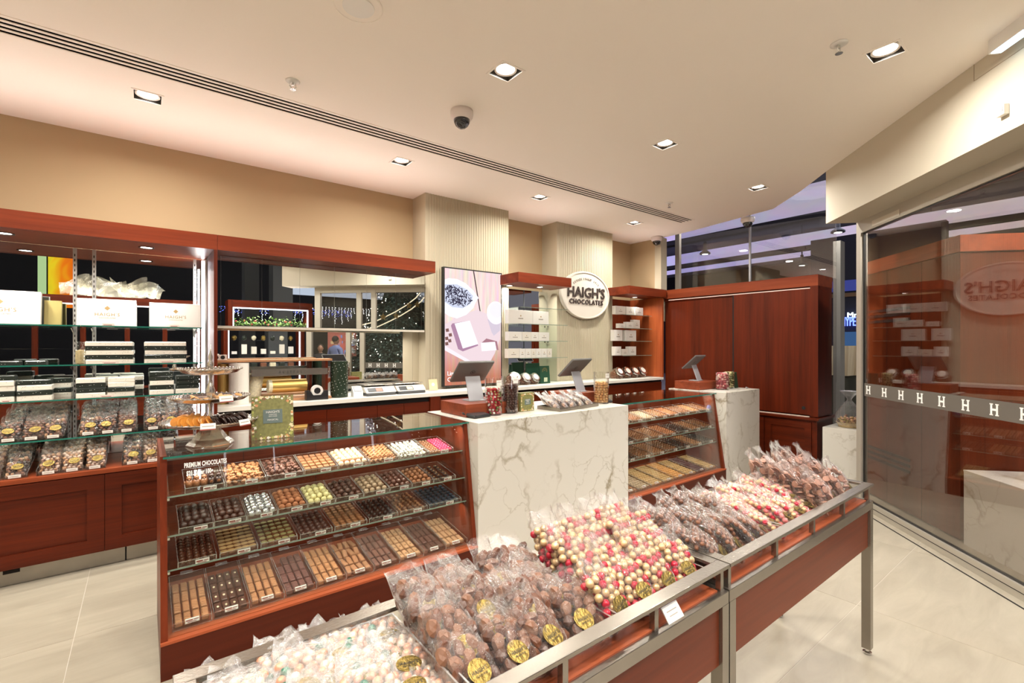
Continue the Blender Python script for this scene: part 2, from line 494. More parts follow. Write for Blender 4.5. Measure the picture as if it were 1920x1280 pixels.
def downlight(p, label, i):
    t = thing('downlight', label, 'ceiling light', (p.x, p.y, ZC), group='square ceiling downlights')
    s = LS
    mb = MB()
    for a in ((-s-.014,-s,-s-.014,s+.014),(s,s+.014,-s-.014,s+.014)):
        mb.box(a[0],a[1],a[2],a[3],-.004,.001)
    mb.box(-s,s,-s-.014,-s,-.004,.001).box(-s,s,s,s+.014,-.004,.001)
    mb.build('trim_frame', PAINT, t)
    mb = MB()
    mb.box(-s-.004,-s,-s,s,0.0,.11).box(s,s+.004,-s,s,0.0,.11).box(-s,s,-s-.004,-s,0.0,.11).box(-s,s,s,s+.004,0.0,.11).box(-s,s,-s,s,.10,.11)
    mb.build('recess_box', mat('recess_black', (0.06, 0.05, 0.04), 0.5), t)
    MB().lathe([(.060,.016),(.072,.010),(.072,.03),(.060,.03),(.060,.016)], n=28, cap=False).build('bezel', PAINT, t, smooth=True)
    MB().lathe([(.0,.018),(.060,.018)], n=28, cap=False).build('lens', LAMPLENS, t)
    a = area('lamp', (0,0,-.002), 0.12, 0, LAMP_W, NEUT if i else NEUT, parent=t, spread=165)
names = ['between the air diffuser and the tan wall, nearest the shelving','in the open ceiling in front of the screen column','beside the sprinkler close to the slanted bulkhead',
 'beside the air diffuser above the mirrored cupboards','in the ceiling above the marble till block','above the dark screen column behind the air diffuser',
 'close to the cut ceiling edge','above the narrow wooden display niche']
for i, p in enumerate(DL): downlight(p, 'square white-trimmed recessed downlight ' + names[i], i)
HID = ['over the aisle before the wall unit','beside the cream side wall','over the open floor beside the near table','over the near table','behind the near table, mirror view','before the mirrored window display','before the long mirrored unit']
for i, p in enumerate(DLX): downlight(p, 'square recessed downlight outside the frame, ' + HID[i], i)

def sprinkler(p, lab):
    t = thing('sprinkler', lab, 'sprinkler', (p.x, p.y, ZC))
    MB().lathe([(.045,0),(.045,-.004),(.028,-.008),(.012,-.010)], n=20).build('rose', WHITE, t, smooth=True)
    mb = MB().tube([(0,0,-.008),(0,0,-.03)], .008).tube([(-.016,0,-.012),(-.02,0,-.035),(0,0,-.055)], .0035).tube([(.016,0,-.012),(.02,0,-.035),(0,0,-.055)], .0035)
    mb.build('yoke', CHROME, t)
    MB().lathe([(.020,-.055),(.020,-.058)], n=14).build('deflector', CHROME, t)
sprinkler(SPR[0], 'small fire sprinkler in the ceiling above the mirrored wall unit')
sprinkler(SPR[1], 'small fire sprinkler beside the downlight near the bulkhead')
sprinkler(SPR[2], 'small fire sprinkler beside the end of the air diffuser')
p = on_z(672, 12, ZC)
t = thing('ceiling_speaker', 'flat round white flush fitting in the ceiling at the top of the photo', 'speaker', (p.x,p.y,ZC))
MB().lathe([(.125,0),(.125,-.003),(.118,-.006),(.118,-.004),(0.0,-.004)], n=36, cap=False).build('rim', PAINT, t, smooth=False)
MB().lathe([(.08,-.005),(.08,-.008),(.0,-.009)], n=30, cap=False).build('plate', WHITE, t)

def dome(u, v, lab, s=1.0):
    p = on_z(u, v, ZC)
    t = thing('dome_camera', lab, 'security camera', (p.x,p.y,ZC))
    MB().lathe([(.062*s,0),(.064*s,-.02*s),(.060*s,-.038*s),(.050*s,-.05*s),(.044*s,-.052*s)], n=28).build('housing', mat('pinkish_white_plastic', (0.80,0.72,0.70), .45), t, smooth=True)
    MB().lathe([(.046*s,-.050*s),(.044*s,-.066*s),(.034*s,-.084*s),(.018*s,-.096*s),(.001,-.100*s)], n=24).build('dome', mat('smoked_dome', (0.012,0.012,0.014), .06, coat=.6), t, smooth=True)
    MB().blob((0.012*s,-.022*s,-.080*s), .014*s, lv=2).build('lens', mat('lens_glass', (0.08,0.08,0.09), .05), t, smooth=True)
dome(866, 208, 'white dome security camera on the ceiling beside the air diffuser', 1.35)
dome(1231, 444, 'dome security camera where the tan side wall meets the ceiling', 1.4)
dome(1402, 408, 'dome security camera at the ceiling edge over the wooden cupboard', 1.4)

# walls
MB().box(-2.7, 6.8, 5.25, 5.35, 0, ZC).build('wall_back', TAN, kind='structure')
MB().box(-2.8, -2.7, -1.2, 5.35, 0, ZC).build('wall_left', CREAM, kind='structure')
wr = MB().box(6.70, 6.80, 4.72, 5.25, 0, ZC).build('wall_right', TAN, kind='structure')
MB().box(6.66, 6.82, 4.60, 4.72, 2.0, ZC).build('wall_end_post', CREAM, wr)
# fluted pillars
def pillar(x0, x1, name):
    p = MB(); y = 4.93
    prof = [(x0, 5.25), (x0, y)]
    n = int(round((x1 - x0) / 0.036)); w = (x1 - x0) / n
    for i in range(n):
        a = x0 + i * w
        prof += [(a + .004, y), (a + .008, y + .006), (a + w - .008, y + .006), (a + w - .004, y)] if i else [(a + w - .004, y)]
    prof += [(x1, y), (x1, 5.25)]
    vs = [(x, yy, 1.094) for x, yy in prof] + [(x, yy, ZC) for x, yy in prof]
    k = len(prof)
    p.add(vs, [(i, i+1, k+i+1, k+i) for i in range(k-1)])
    return p.build(name, CREAM, kind='structure')
pillar(2.57, 3.78, 'wall_pillar'); pillar(4.65, 5.85, 'wall_pillar')

# bulkhead over the slanted shopfront
b0, b1, b2, b3 = along(BH,0), along(BH,4.4), along(BH,4.4,.36), along(BH,0,.36)
bk = MB().prism([(q.x,q.y,ZB) for q in (b0,b1,b2,b3)], (0,0,1.1)).build('wall_bulkhead', BULK, kind='structure')
BULKX = xform(bk)
def on_bulk(u, v):
    d = ray(u, v); n = GN; t = (BH.dot(n)) / (d.x*n.x + d.y*n.y)
    return Vector((d.x*t, d.y*t, CAMZ + d.z*t))
c1 = on_bulk(1826, 152); 
q = MB(); line = mat('shadow_joint', (0.35,0.28,0.2), .8)
A = along(BH, (BH - c1).dot(GD)); B = along(BH, (BH - c1).dot(GD) + .9)
for (pa, pb, za, zb) in ((A, A + GD * -.004, c1.z, ZC), (A, B, c1.z - .003, c1.z + .001)):
    o_ = GN * -.0015
    q.prism([(pa.x,pa.y,za),(pb.x,pb.y,za),(pb.x,pb.y,zb),(pa.x,pa.y,zb)], (o_.x,o_.y,0))
q.build('access_panel_joint', line, bk)
c2 = on_bulk(1885, 207)
t = thing('door_sensor', 'small white boxy sensor fixed to the slanted bulkhead', 'sensor', c2, rz=math.atan2(GD.y, GD.x))
MB().box(-.028,.028,0,.03,-.03,.03).build('body', WHITE, t, bevel=.003)
MB().box(-.022,-.004,.03,.033,-.012,.022).build('lens', LGREY, t)
c3 = on_bulk(1913, 40)
t = thing('exit_light', 'white ceiling light box with a bluish lit corner at the photo edge', 'light', (c3.x-.06, c3.y+.02, ZC-.03), rz=math.atan2(GD.y, GD.x))
MB().box(-.16,.10,0,.05,-.05,.03).build('body', WHITE, t)
MB().box(-.12,.08,.0,.051,-.056,-.05).build('diffuser', glow('bluish_lamp', (0.55,0.85,1.0), 3.0), t)

# shopfront frame + glass
def gbox(t0, t1, o0, o1, z0, z1, mb=None):
    mb = mb or MB()
    a, b_, c, d = along(GP,t0,o0), along(GP,t1,o0), along(GP,t1,o1), along(GP,t0,o1)
    return mb.prism([(q.x,q.y,z0) for q in (a,b_,c,d)], (0,0,z1-z0))
w1 = gbox(0.03, 2.46, -.006, .006, .09, ZB-.12).build('window_1', FGLASS, kind='structure')
gbox(-.05, .03, -.03, .03, 0, ZB).build('window_post', ALU, w1)
gbox(.03, 2.5, -.03, .03, ZB-.12, ZB).build('window_frame', ALU, w1)
gbox(.03, 2.5, -.032, .032, 0, .09).build('window_rail', ALU, w1)
gbox(.03, 2.5, -.0335, -.0325, .045, .05).build('rail_joint', DARKGAP, w1)
gbox(.03, .045, -.012, .012, .09, ZB-.12).build('seal', BLACK, w1)
gbox(.03, 2.5, -.012, .012, ZB-.13, ZB-.12).build('seal', BLACK, w1)
gbox(.03, 2.5, -.012, .012, .09, .10).build('seal', BLACK, w1)
gbox(-.1, 3.9, -.11, -.10, .001, .004).build('floor_track', DARKGAP, w1)
cp = gbox(.22, .62, -.0335, -.031, ZB-.105, ZB-.05).build('cover_plate', mat('alu_plate', (0.68,0.63,0.54), .4, .5), w1)
band = gbox(.05, 2.44, -.0085, -.0065, 1.105, 1.232).build('glass_band', mat('frosted_band', (0.115,0.10,0.085), .5), w1, label='grey frosted band with a row of white letters')
def on_glass(u, v):
    d = ray(u, v); t = GP.dot(GN) / (d.x*GN.x + d.y*GN.y)
    return Vector((d.x*t, d.y*t, CAMZ + d.z*t))
hs = [ (GP - on_glass(u, 730)).dot(GD) for u in (1630,1660,1691.5,1727,1768,1813,1867,1925)]
for tt in hs + [hs[-1]+.185*(k+1) for k in range(3)]:
    mb = MB(); w = .034
    for z0, z1, a, b_ in ((1.128,1.209,-w+.004,-w+.018),(1.128,1.209,w-.018,w-.004),(1.161,1.175,-w+.01,w-.01),
                          (1.128,1.136,-w-.002,-w+.024),(1.201,1.209,-w-.002,-w+.024),(1.128,1.136,w-.024,w+.002),(1.201,1.209,w-.024,w+.002)):
        gbox(tt+a, tt+b_, -.0105, -.0085, z0, z1, mb)
    mb.build('letter', WHITEINK, w1)
# second pane, door and mullions further along (seen in the mirrors)
w2 = gbox(2.86, 3.70, -.006, .006, .09, ZB-.12).build('window_2', FGLASS, kind='structure')
for a, b_ in ((2.46,2.56),(2.78,2.88),(3.68,3.80)): gbox(a, b_, -.04, .04, 0, ZB).build('window_post', ALU, w2)
gbox(2.56, 2.78, -.006, .006, .09, ZB-.12).build('pane', FGLASS, w2)
gbox(2.5, 3.8, -.035, .035, ZB-.12, ZB).build('window_frame', ALU, w2)
gbox(2.5, 3.8, -.035, .035, 0, .09).build('window_rail', ALU, w2)

# tall glazing behind the wooden cupboard, beyond the ceiling edge
w3 = MB().box(7.20, 7.212, 2.30, 4.66, 0.0, 3.9).build('window_3', FGLASS2, kind='structure')
MB().box(7.18, 7.24, 4.60, 4.68, 0, 3.9).build('window_post', ALU, w3)
p = on_x(1406, 500, 7.2)
MB().box(7.19, 7.22, p.y-.012, p.y+.012, 0, 3.9).build('joint_strip', mat('joint_grey', (0.4,0.4,0.42), .4, .5), w3)
# ================================================================ FITTED FURNITURE
def door_leaf(parent, x0, x1, z0, z1, y, m=WX, name='door', stile=.095, thick=.022, world=True):
    """shaker leaf facing -Y: four frame members proud of a recessed panel"""
    mb = MB(); g = .0015
    mb.box(x0+g,x0+stile,y,y+thick,z0+g,z1-g).box(x1-stile,x1-g,y,y+thick,z0+g,z1-g)
    mb.box(x0+stile,x1-stile,y,y+thick,z1-stile,z1-g).box(x0+stile,x1-stile,y,y+thick,z0+g,z0+stile)
    d = mb.build(name, m, parent, world)
    MB().box(x0+stile,x1-stile,y+.015,y+thick,z0+stile,z1-stile).build('panel', m, d, True)
    return d
# ---- left wall unit: base cupboards, upright end panel, pelmet, glass shelves, mirror
YF = 4.50
unit = thing('wall_unit', 'tall dark wooden wall unit with glass shelves and mirror back', 'shelving unit', (-.8, YF, 0))
MB().box(-2.4,.45,YF+.024,5.2,.117,.68).build('carcass', WX, unit, True)
MB().box(-2.4,.47,YF,5.2,.68,.71).build('top_board', mat_top := wood('wood_top_x', 0, dark=(0.16,0.027,0.009), light=(0.32,0.07,0.025)), unit, True)
for a, b in ((-2.03,-1.13),(-1.13,-.22),(-.22,.47)): door_leaf(unit, a, b, .12, .675, YF)
for a, b in ((-2.4,-1.4),(-1.4,-.105),(-.10,.47)): MB().box(a+.002,b-.002,YF+.05,YF+.06,.004,.115).build('kick_plate', STEEL, unit, True)
MB().box(-2.4,.47,YF+.061,YF+.07,0,.117).build('plinth_board', DARKGAP, unit, True)
MB().rbox(-.735,-.655,YF+.045,YF+.052,.082,.112,.003).build('grip_slot', DARKGAP, unit, True)
MB().box(.45,.475,YF,5.14,.71,2.378).build('end_panel', WZ, unit, True)
mi = MB().box(-2.4,.45,5.125,5.135,.715,2.378).build('mirror', MIRROR, unit, True)
MB().box(-2.4,.47,5.136,5.2,.6,2.378).build('back_board', DARKGAP, unit, True)
for x in (-1.165,-.43,-.315,.365): 
    s = MB().box(x-.011,x+.011,5.104,5.124,.715,2.376).build('upright', mat('upright_metal', (.62,.60,.58), .35, .7), unit, True)
    q = MB()
    for k in range(40): q.box(x-.003,x+.003,5.1025,5.1042,.75+k*.04,.77+k*.04)
    q.build('slots', DARKGAP, s, True)
SHELF = [('A',4.80,1.755),('B',4.74,1.462),('C',4.70,1.212),('D',4.60,.944)]
for k, (n_, y0, z) in enumerate(SHELF):
    for a, b in ((-2.3,-.373),(-.371,.40)):
        s = MB().box(a,b,y0,5.10,z-.010,z).build('shelf', GLASS, unit, True)
        MB().box(a,b,y0-.0012,y0,z-.010,z).build('green_edge', GEDGE, s, True)
    for x in (-1.165,-.43,-.315,.365):
        MB().prism([(x-.002,5.10,z-.011),(x-.002,5.10,z-.075),(x-.002,5.07,z-.07),(x-.002,y0+.06,z-.022),(x-.002,y0+.06,z-.011)], (.004,0,0)).build('bracket', CHROME, unit, True)
MB().box(.418,.434,5.10,5.12,.72,2.37).build('led_strip', LED, unit, True)
MB().box(.436,.449,5.03,5.122,.72,2.37).build('led_baffle', WHITE, unit, True)  # added baffle that keeps direct LED light off the end panel
area('shelf_lamp', (.40, 5.06, 1.6), 1.4, .03, 7, (1,.95,.92), rot=(0, R(90), R(-25)))
# pelmet over the unit and the mirrored cupboards
def pelmet(name, lab, x0, x1, lights, joint=None, yb=5.12, zt=2.50):
    t = thing(name, lab, 'pelmet', (x0, YF, 2.376))
    for a, b in (([x0, joint], [joint, x1]) if joint else ([x0, x1],)):
        MB().box(a+.001,b-.001,YF,YF+.03,2.378,zt).build('fascia', WPX, t, True)
    MB().box(x0,x0+.02,YF+.03,yb,2.378,zt).build('side_board', WPX, t, True)
    MB().box(x1-.02,x1,YF+.03,yb,2.378,zt).build('side_board', WPX, t, True)
    MB().box(x0+.02,x1-.02,YF+.03,yb,2.380,2.395).build('soffit_board', WPX, t, True)
    MB().box(x0+.02,x1-.02,YF+.03,yb,zt-.02,zt-.004).build('top_board', WPX, t, True)
    for (x, y) in lights:
        c = Vector((x,y,2.3795)) - t.location
        r = MB().lathe([(.038,0),(.052,0),(.052,-.006),(.038,-.003),(.038,0)], c=c, n=24, cap=False).build('lamp_ring', mat('dark_bronze', (.05,.03,.02), .4, .5), t, smooth=False)
        MB().lathe([(.038,-.001),(0,-.001)], c=c, n=24, cap=False).build('lens', glow('pelmet_lens', (1,.93,.85), 9), t)
        l = area('pelmet_lamp', c + Vector((0,0,-.008)), .07, 0, 5.0, NEUT, parent=t, spread=150)
    return t
pelmet('pelmet', 'long red-brown wooden pelmet with downlights over the shelving and mirrored cupboards', -2.4, 2.466, [(-2.3,4.75),(-1.55,4.75),(-.76,4.75),(.02,4.75)], joint=.475)
pelmet('pelmet', 'short wooden pelmet between the screen pillar and the oval sign pillar', 3.60, 4.51, [(3.74,4.86),(4.16,4.74)], yb=4.92)
pelmet('pelmet', 'wooden pelmet over the wood-lined niche beside the tall cupboard', 5.72, 6.66, [(6.24,4.8)], yb=4.92)
# uplight lying on the pelmets: warm wash on the ceiling along the back wall
for i, (a, b) in enumerate(((-2.3, 2.45), (3.8, 4.6), (5.9, 6.6))):
    l = area('cove_strip', ((a+b)/2, 4.78, 2.506), b-a, .05, 7.0*(b-a)/2.4, (1.0,.90,.84), rot=(R(180+30),0,0), spread=150)

# ---- mirrored wall cupboards
YM = 4.77
cup = thing('mirrored_cupboard', 'row of mirror-fronted wall cupboards hanging above the work counter', 'cupboard', (1.4, YM, 1.77))
MB().box(.48,2.475,YM+.006,4.925,1.77,2.377).build('carcass', WHITE, cup, True)
xs = [.48] + [on_y(u, 560, YM).x for u in (414,491,562,627,687,742,790)] + [2.475]
for a, b in zip(xs, xs[1:]): MB().box(a+.001,b-.001,YM,YM+.0055,1.775,2.377).build('mirror_door', MIRROR, cup, True)
MB().box(.48,2.475,YM-.002,YM+.02,1.752,1.772).build('light_strip', mat('strip_white', (.85,.80,.70), .5), cup, True)
area('under_cupboard_lamp', (1.45, 4.92, 1.745), 1.8, .04, 12, (1,.94,.85), spread=160)
# mirror behind the work counter, and cream panel beside it
xm = on_y(755, 640, 5.10).x
t = thing('wall_mirror', 'frameless wall mirror behind the scales and wrapping station', 'mirror', (1.2, 5.10, 1.09))
MB().box(.48,xm,5.10,5.11,1.095,1.765).build('glass', MIRROR, t, True)
t = thing('wall_panel', 'plain cream wall panels beside the mirror behind the scales', 'panel', (2.4, 5.12, 1.09))
xj = on_y(773, 640, 5.11).x
for a, b in ((xm, xj), (xj, 2.569)): MB().box(a+.001,b-.001,5.10,5.13,1.095,1.765).build('panel', CREAM, t, True)
MB().box(.48,2.569,5.135,5.24,1.095,2.377).build('backing', DARKGAP, t, True)

# ---- work counter along the back wall
YW = 4.55
wt = thing('worktop', 'long white stone worktop running under the mirrors, pillars and niches', 'worktop', (3.5, YW, 1.05))
MB().box(.476,6.66,YW,5.24,1.052,1.092).build('slab', mat('white_stone', (.76,.73,.66), .3), wt, True, bevel=.003)
wc = thing('work_counter', 'dark wooden drawer counter under the long white worktop', 'counter', (3.5, YW, 0))
MB().box(.476,6.66,YW+.05,5.2,0,1.05).build('carcass', DARKGAP, wc, True)
xs = [.48] + [on_y(u, 760, YW+.02).x for u in (513,613,708,758,806)] 
for a, b in zip(xs, xs[1:]): MB().box(a+.002,b-.002,YW+.025,YW+.049,.74,1.0).build('drawer_front', WX, wc, True)
x8 = xs[-1]; xs2 = [x8+.12, x8+1.0, x8+1.7, x8+2.5, 5.2, 5.95, 6.64]
MB().box(x8,x8+.12,YW+.005,YW+.049,0,1.05).build('pilaster', WZ, wc, True)
for a, b in zip(xs2, xs2[1:]): MB().box(a+.002,b-.002,YW+.025,YW+.049,.74,1.02).build('drawer_front', WX, wc, True)
for a, b in ((.48,1.2),(1.2,1.95),(1.95,2.7),(2.7,3.5),(3.5,4.3),(4.3,5.2),(5.2,6.64)): MB().box(a+.002,b-.002,YW+.025,YW+.049,.1,.735).build('door', WX, wc, True)

# ---- niche shelving
def niche(name, lab, x0, x1, zs, back, yb, y0=4.70, wood_side=False):
    t = thing(name, lab, 'shelving', ((x0+x1)/2, y0, 1.1))
    MB().box(x0,x1,yb-.006,yb,1.095,2.377).build('back', back, t, True)
    for z in zs:
        s = MB().box(x0+.01,x1-.012,y0,yb-.012,z-.008,z).build('shelf', GLASS, t, True)
        MB().box(x0+.01,x1-.012,y0-.0012,y0,z-.008,z).build('edge', mat('pale_edge', (.26,.32,.26), .2), s, True)
    for z in zs:
        for x in (x0+.02, x1-.02): MB().box(x-.006,x+.006,yb-.05,yb-.03,z-.02,z-.008).build('peg', CHROME, t, True)
    return t
ZN = [2.10, 1.885, 1.665, 1.443]
n2 = niche('glass_shelving', 'clear glass shelves with mirror back between the two fluted pillars', 3.785, 4.645, ZN, MIRROR, 5.13)
for x in (4.2,): MB().box(x-.003,x+.003,5.116,5.122,1.1,2.37).build('support_rail', DGREY, n2, True)
zn3 = [on_y(1175, v, 4.8).z for v in (590, 615, 639, 666)]
n3 = niche('glass_shelving', 'glass shelves inside the wood-lined niche beside the tall cupboard', 5.86, 6.62, zn3, WZ, 5.2, y0=4.74)
MB().box(6.62,6.66,YW,5.2,1.095,2.377).build('side_panel', wood('wood_niche', 2, dark=(.20,.035,.012), light=(.42,.10,.03), bands=6), n3, True)
MB().box(5.852,5.862,4.94,5.2,1.095,2.377).build('side_panel', WZ, n3, True)
area('niche_lamp', (4.2, 4.95, 2.36), .7, .05, 5, NEUT, spread=150)

# ---- tall wooden cupboard with sliding doors, far end
tc_ = thing('sliding_door_cupboard', 'tall dark wooden cupboard with two sliding doors against the far glazing', 'cupboard', (6.9, 3.5, 0))
XC = 6.70; YE = 2.337
MB().box(XC+.05,7.16,YE,4.58,.70,2.32).build('carcass', WZ, tc_, True)
MB().box(XC,7.18,YE,4.60,2.36,2.50).build('top_fascia', wood('wood_fascia_y', 1, dark=(.12,.02,.008), light=(.26,.055,.02)), tc_, True)
MB().box(XC+.03,7.16,YE,4.58,2.32,2.36).build('top_recess', WY, tc_, True)
MB().box(XC+.020,XC+.028,YE+.10,4.50,2.332,2.344).build('light_line', mat('pink_strip', (.80,.62,.55), .5), tc_, True)
yj = on_x(1380, 600, XC+.02).y
MB().box(XC+.015,XC+.045,YE+.09,yj+.03,.715,2.33).build('sliding_door', WZ, tc_, True)
MB().box(XC+.048,XC+.07,yj-.03,4.55,.715,2.33).build('sliding_door', WZ, tc_, True)
MB().box(XC+.012,XC+.0465,yj+.030,yj+.046,.72,2.325).build('door_gap', DARKGAP, tc_, True)
MB().box(XC+.0,XC+.05,YE,YE+.09,.70,2.36).build('end_post', WZ, tc_, True)
MB().lathe([(.0,0),(.022,0),(.022,.004),(.0,.005)], n=18, cap=False, M=Matrix.Translation((XC+.014,YE+.17,.80)) @ Matrix.Rotation(R(-90),4,'Y')).build('keyhole', DARKGAP, tc_, True)
MB().box(XC-.07,7.20,YE-.03,4.55,.66,.69).build('ledge', WY, tc_, True)
MB().box(XC+.0,XC+.014,YE+.1,4.5,.69,.70).build('door_track', mat('track_pink', (.75,.62,.52), .4), tc_, True)
MB().box(XC-.03,7.18,YE,4.55,0,.66).build('base_carcass', WX, tc_, True)
for a, b in ((YE+.06,YE+.62),(YE+.64,YE+1.2),(YE+1.22,YE+1.8)):
    mb = MB(); x=XC-.05; s=.075
    mb.box(x,x+.019,a,a+s,.05,.63).box(x,x+.019,b-s,b,.05,.63).box(x,x+.019,a+s,b-s,.55,.63).box(x,x+.019,a+s,b-s,.05,.13)
    d = mb.build('door', WY, tc_, True)
    MB().box(x+.013,x+.019,a+s,b-s,.13,.55).build('panel', WY, d, True)

# ---- marble blocks
def block(lab, x0, x1, y0, y1, h):
    t = thing('marble_block', lab, 'counter', ((x0+x1)/2, (y0+y1)/2, 0))
    m = .012
    MB().box(x0,x1,y0,y0+m,0,h-m).build('front_slab', MARBLE, t, True)
    MB().box(x0,x0+m,y0+m,y1,0,h-m).build('side_slab', MARBLE, t, True)
    MB().box(x1-m,x1,y0+m,y1,0,h-m).build('side_slab', MARBLE, t, True)
    MB().box(x0+m,x1-m,y1-m,y1,0,h-m).build('rear_slab', MARBLE, t, True)
    MB().box(x0,x1,y0,y1,h-m,h).build('top_slab', MARBLE, t, True, bevel=.002)
    return t
X1, X2, X3, X4, X5, X6 = .065, 1.872, 1.875, 3.543, 5.32, 6.14
block('wide veined white marble till block between the two glass cases', X3, X4, 2.80, 3.56, 1.05)
block('narrow veined white marble till block at the far end of the cases', X5, X6, 2.80, 3.56, 1.055)
pb = block('low marble plinth carrying a cellophane basket beside the door post', 6.62, 7.3, 1.76, 2.26, .60)

# ---- glass display cases
def case(lab, x0, x1, n):
    t = thing('display_case', lab, 'display case', ((x0+x1)/2, 2.8, 0))
    y0, y1, zt, zb = 2.80, 3.55, 1.045, .17
    wf = wood('wood_case_x', 0, dark=(.050,.0075,.003), light=(.115,.018,.006), bands=5)
    MB().box(x0,x1,y0,y1,0,zb-.001).build('base', wf, t, True)
    MB().box(x0-.001,x1+.001,y0-.004,y0+.055,zb-.001,zb+.012).build('sill', WSH, t, True)
    MB().box(x0+.02,x1-.02,y0+.05,y1-.02,zb-.001,zb+.004).build('deck', WSH, t, True)
    ty = y0 + .142
    for a in (x0, x1-.028):
        MB().prism([(a,y0+.008,zb),(a,y1,zb),(a,y1,zt),(a,ty+.004,zt)], (.028,0,0)).build('end_panel', wood('wood_end', 2, dark=(.09,.014,.005), light=(.21,.037,.012), bands=7), t, True)
    g = MB().prism([(x0+.03,y0+.030,zb+.012),(x0+.03,y0+.036,zb+.012),(x0+.03,ty+.010,zt-.012),(x0+.03,ty+.004,zt-.012)], (x1-x0-.06,0,0)).build('front_glass', GLASS, t, True)
    tg = MB().box(x0+.012,x1+.002 if n==0 else x1,ty-.022,y1,zt-.010,zt).build('top_glass', GLASS, t, True)
    MB().box(x0+.012,x1+.002,ty-.0235,ty-.022,zt-.010,zt).build('green_edge', GEDGE, tg, True)
    MB().box(x0+.03,x1-.03,ty-.006,ty+.006,zt-.014,zt-.0105).build('glass_bead', mat('bead_metal', (.6,.58,.53), .3,.6), t, True)
    MB().box(x0+.028,x1-.028,y1-.03,y1-.01,zb,zt-.02).build('back_panel', wood('wood_back', 0, dark=(.05,.009,.005), light=(.20,.04,.016), bands=6), t, True)
    for k in range(1,4):
        x = x0 + (x1-x0)*k/4
        MB().box(x-.001,x+.001,y1-.032,y1-.0298,zb,zt-.02).build('panel_joint', DARKGAP, t, True)
    MB().box(x0+.03,x1-.03,ty+.012,ty+.034,zt-.026,zt-.0150).build('lamp_profile', mat('lamp_profile_m', (.30,.29,.28), .4,.4), t, True)
    area('case_lamp', ((x0+x1)/2, ty+.03, zt-.034), x1-x0-.1, .02, 5.0, (1,.93,.85), rot=(R(25),0,0), spread=160)
    area('case_lamp', ((x0+x1)/2, 2.945, .452), x1-x0-.1, .02, 3.5 if n == 0 else 1.6, (1,.93,.85), rot=(R(15),0,0), spread=160)
    # three tilted glass shelves on chrome rails
    for (yf, yb, zf, rise) in ((2.955,3.24,.838,.055),(2.925,3.26,.648,.06),(2.905,3.32,.484,.06)):
        s = MB().prism([(x0+.03,yf,zf-.008),(x0+.03,yb,zf-.008+rise),(x0+.03,yb,zf+rise),(x0+.03,yf,zf)], (x1-x0-.06,0,0)).build('shelf', GLASS, t, True)
        MB().box(x0+.03,x1-.03,yf-.0012,yf,zf-.008,zf).build('shelf_edge', mat('pale_edge', (.26,.32,.26), .2), s, True)
        for a in (x0+.03, x1-.04): MB().prism([(a,yf,zf-.022),(a,yb,zf-.022+rise),(a,yb,zf-.010+rise),(a,yf,zf-.010)], (.010,0,0)).build('shelf_rail', CHROME, t, True)
    return t
C1 = case('long glass-topped display case of loose chocolates with price lettering on the glass', X1, X2, 0)
C2 = case('second glass display case of chocolates between the two marble blocks', X4+.002, X5-.002, 1)
# lettering on the first case: follows the leaning glass
lean = math.atan2(.106, .863)
def on_case_glass(u, v):
    z = .8
    for _ in range(6):
        p = on_y(u, v, 2.8 + .028 + (z - .18) * (.108/.853)); z = p.z
    return p
pp = on_case_glass(386, 868); MT = Matrix.Translation(pp + Vector((0,-.003,0))) @ Matrix.Rotation(R(90) - lean, 4, 'X')
T_ = text('price_lettering', 'PREMIUM CHOCOLATES', .033, WHITEINK, C1, xform(C1).inverted() @ MT @ Matrix.Diagonal((.50,1,1,1)), spacing=1.05, bold=.0011)
pp = on_case_glass(379, 884); MT = Matrix.Translation(pp + Vector((-.01,-.003,0))) @ Matrix.Rotation(R(90) - lean, 4, 'X')
text('price_lettering', '$21.50 per 100g', .033, WHITEINK, C1, xform(C1).inverted() @ MT @ Matrix.Diagonal((.50,1,1,1)), spacing=1.05, bold=.0011)
pp = on_case_glass(414, 881); MT = Matrix.Translation(pp + Vector((0,-.003,0))) @ Matrix.Rotation(R(90) - lean, 4, 'X')
text('price_lettering', '$215.00 per kg', .011, WHITEINK, C1, xform(C1).inverted() @ MT)

# ---- screen and oval sign
a0, a1 = on_y(829,500,4.905), on_y(938,511,4.905); a2 = on_y(830,725,4.905)
sx0, sx1, sz1, sz0 = a0.x, a1.x, a0.z, a2.z
scn = thing('wall_screen', 'tall black-framed advertising screen on the fluted pillar showing chocolate', 'screen', ((sx0+sx1)/2, 4.93, sz0))
MB().box(sx0,sx1,4.87,4.925,sz0,sz1).build('bezel', BLACK, scn, True)
def sg(name, c, s=1.0): return glow(name, c, s*.82)
yS = 4.869
def flat(name, pts, m, k):        # picture element on the lit screen, in fractions of the panel
    y = yS - .0006 * k
    w, h = sx1 - sx0 - .03, sz1 - sz0 - .03
    P = [(sx0+.015 + min(1,max(0,p[0]))*w, y, sz1-.015 - min(1,max(0,p[1]))*h) for p in pts]
    return MB().prism(P, (0,.0005,0)).build(name, m, scn, True)
def ell(cx, cy, rx, ry, n=40): return [(cx + rx*math.cos(-2*math.pi*k/n), cy + ry*math.sin(-2*math.pi*k/n)) for k in range(n)]
woodm, nt, b_ = nodes_of('screen_picture_wood')
nt.nodes.remove(b_)
tcn = N(nt,'ShaderNodeTexCoord'); mpn = N(nt,'ShaderNodeMapping'); mpn.inputs['Scale'].default_value = (14,1,1.2); nz = N(nt,'ShaderNodeTexNoise'); nz.inputs['Scale'].default_value = 2; nz.inputs['Detail'].default_value = 6
nt.links.new(tcn.outputs['Object'], mpn.inputs[0]); nt.links.new(mpn.outputs[0], nz.inputs['Vector'])
